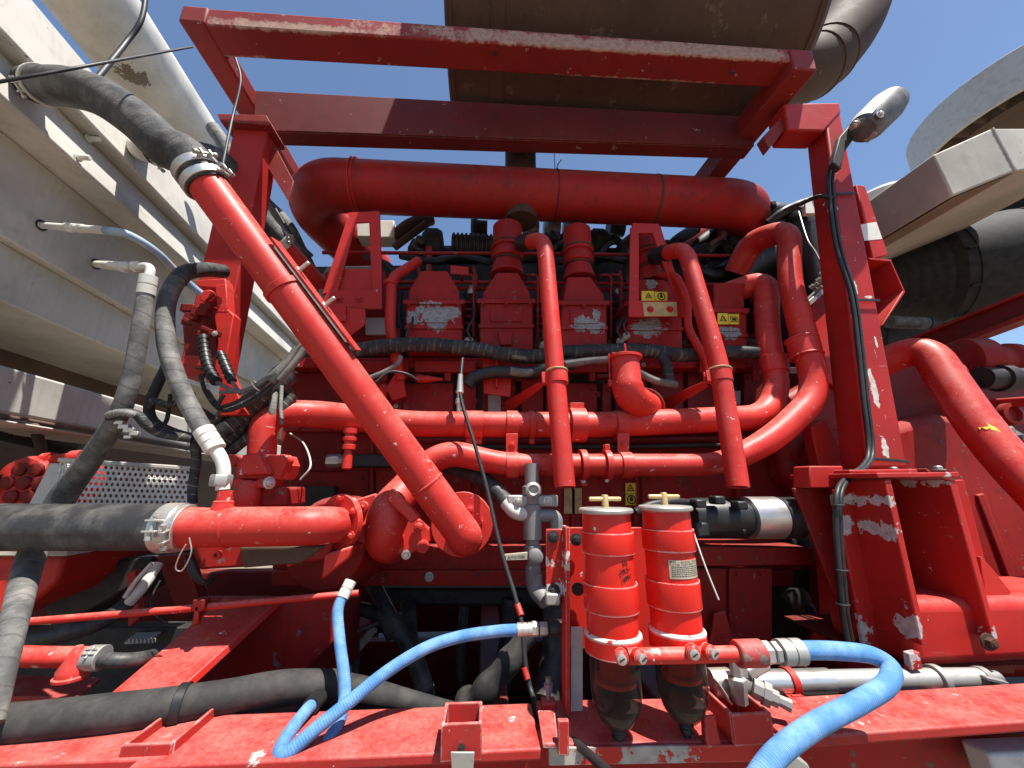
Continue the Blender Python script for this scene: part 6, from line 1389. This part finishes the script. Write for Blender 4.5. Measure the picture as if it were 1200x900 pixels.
pts = [(1020, 452, 1.95), (1046, 424, 1.85), (1085, 408, 1.75), (1106, 445, 1.66), (1160, 523, 1.52), (1260, 628, 1.38)]
pth = fillet([(1005, 440, 2.0), (1082, 402, 1.78), (1160, 520, 1.55), (1280, 640, 1.35), (1400, 660, 1.30), (1560, 660, 1.3)], .2, 14)
rr_ = RW(47, (1130, 480, 1.63), pth[len(pth)//2 + 2] - pth[len(pth)//2])
build('pipe_tube', MB().tube(pth, rr_, 36), M['red_pipe'], rp)
dd = (P(1160, 520, 1.55) - P(1100, 430, 1.73)).normalized()
band('weld_band', (1107, 440, 1.708), dd, rr_, .03, R_, rp, .005)
yq = P(1172, 528, 1.545)
i0 = min(range(len(pth)), key=lambda i: (pth[i] - P(1172, 532, 1.53)).length)
m = MB(); o_ = P(1160, 520, 1.55); d3 = (P(1280, 640, 1.35) - P(1160, 520, 1.55)).normalized()
N1 = dd.cross(UP).normalized(); N2 = N1.cross(dd); 
def strip(u0, u1, t0, t1, n=8):
    vs_ = []; 
    for i in range(n + 1):
        t_ = t0 + (t1 - t0) * i / n; e_ = N1 * math.cos(t_) + N2 * math.sin(t_)
        j0, j1 = random.uniform(-.008, .008), random.uniform(-.008, .008)
        for rr2 in (rr_ - .004, rr_ + .001):
            vs_ += [o_ + dd * (u0 + j0) + e_ * rr2, o_ + dd * (u1 + j1) + e_ * rr2]
    fs_ = []
    for i in range(n):
        a_ = i * 4; b_ = a_ + 4; fs_ += [(a_ + 2, a_ + 3, b_ + 3, b_ + 2), (a_, b_, b_ + 1, a_ + 1), (a_, a_ + 2, b_ + 2, b_), (a_ + 1, b_ + 1, b_ + 3, a_ + 3)]
    m.add(vs_, fs_)
tf = math.atan2(FRONT.dot(N2), FRONT.dot(N1))
strip(-.06, -.015, tf - .7, tf + .7); strip(-.045, -.035, tf - 1.1, tf - .2); strip(.005, .015, tf + .2, tf + .9)
build('yellow_mark', m, M['yellow'], rp)
hy = thing('swivel_joint', 'red swivel joint and dusty couplings at the right edge', 'joint', (1170, 440, 1.9))
build('joint_body', MB().lathe(P(1120, 425, 1.98), Vector((1, -.15, -.05)), [(0, .10), (.02, .14), (.12, .15), (.14, .11), (.24, .10), (.26, .12), (.30, .12), (.31, .09), (.55, .08)], 30), M['red_engine'], hy)
build('dark_coupling', MB().lathe(P(1150, 443, 1.85), XA, [(0, .06), (.1, .06), (.1, .075), (.16, .075), (.16, .06), (.5, .065)], 24), M['dark'], hy)
build('round_eye', MB().lathe(P(1180, 486, 1.8), FRONT, [(0, .06), (.03, .06), (.035, .04), (.015, .035)], 22), M['red_engine'], hy)
build('arm', MB().bar(P(1150, 474, 1.9), P(1215, 470, 1.7), .06, .05), M['red'], hy, .01); build('lower_arm', MB().bar(P(1165, 500, 1.95), P(1230, 540, 1.7), .06, .07), M['dark'], hy, .01)
rect('joint_block', 1152, 466, 1184, 480, 1.85, .1, M['red'], hy, .012)
for x, y in ((1174, 505), (1190, 515), (1182, 525)): build('pin', MB().lathe(P(x, y, 1.8), FRONT, [(0, .02), (.04, .02), (.045, .012)], 12), M['grey'], hy)
tag(plate('pale_block', [(1160, 884), (1290, 878), (1290, 930), (1176, 930)], .06, M['silver'], None, .008, Y=.98), 'pale concrete-coloured block under the deck edge at the lower right', 'block')
tag(plate('deck_bag', [(910, 888), (925, 880), (948, 896), (952, 906), (905, 906)], .03, M['zinc'], None, .004, Y=.90), 'grey metal scrap hanging below the deck edge', 'scrap')
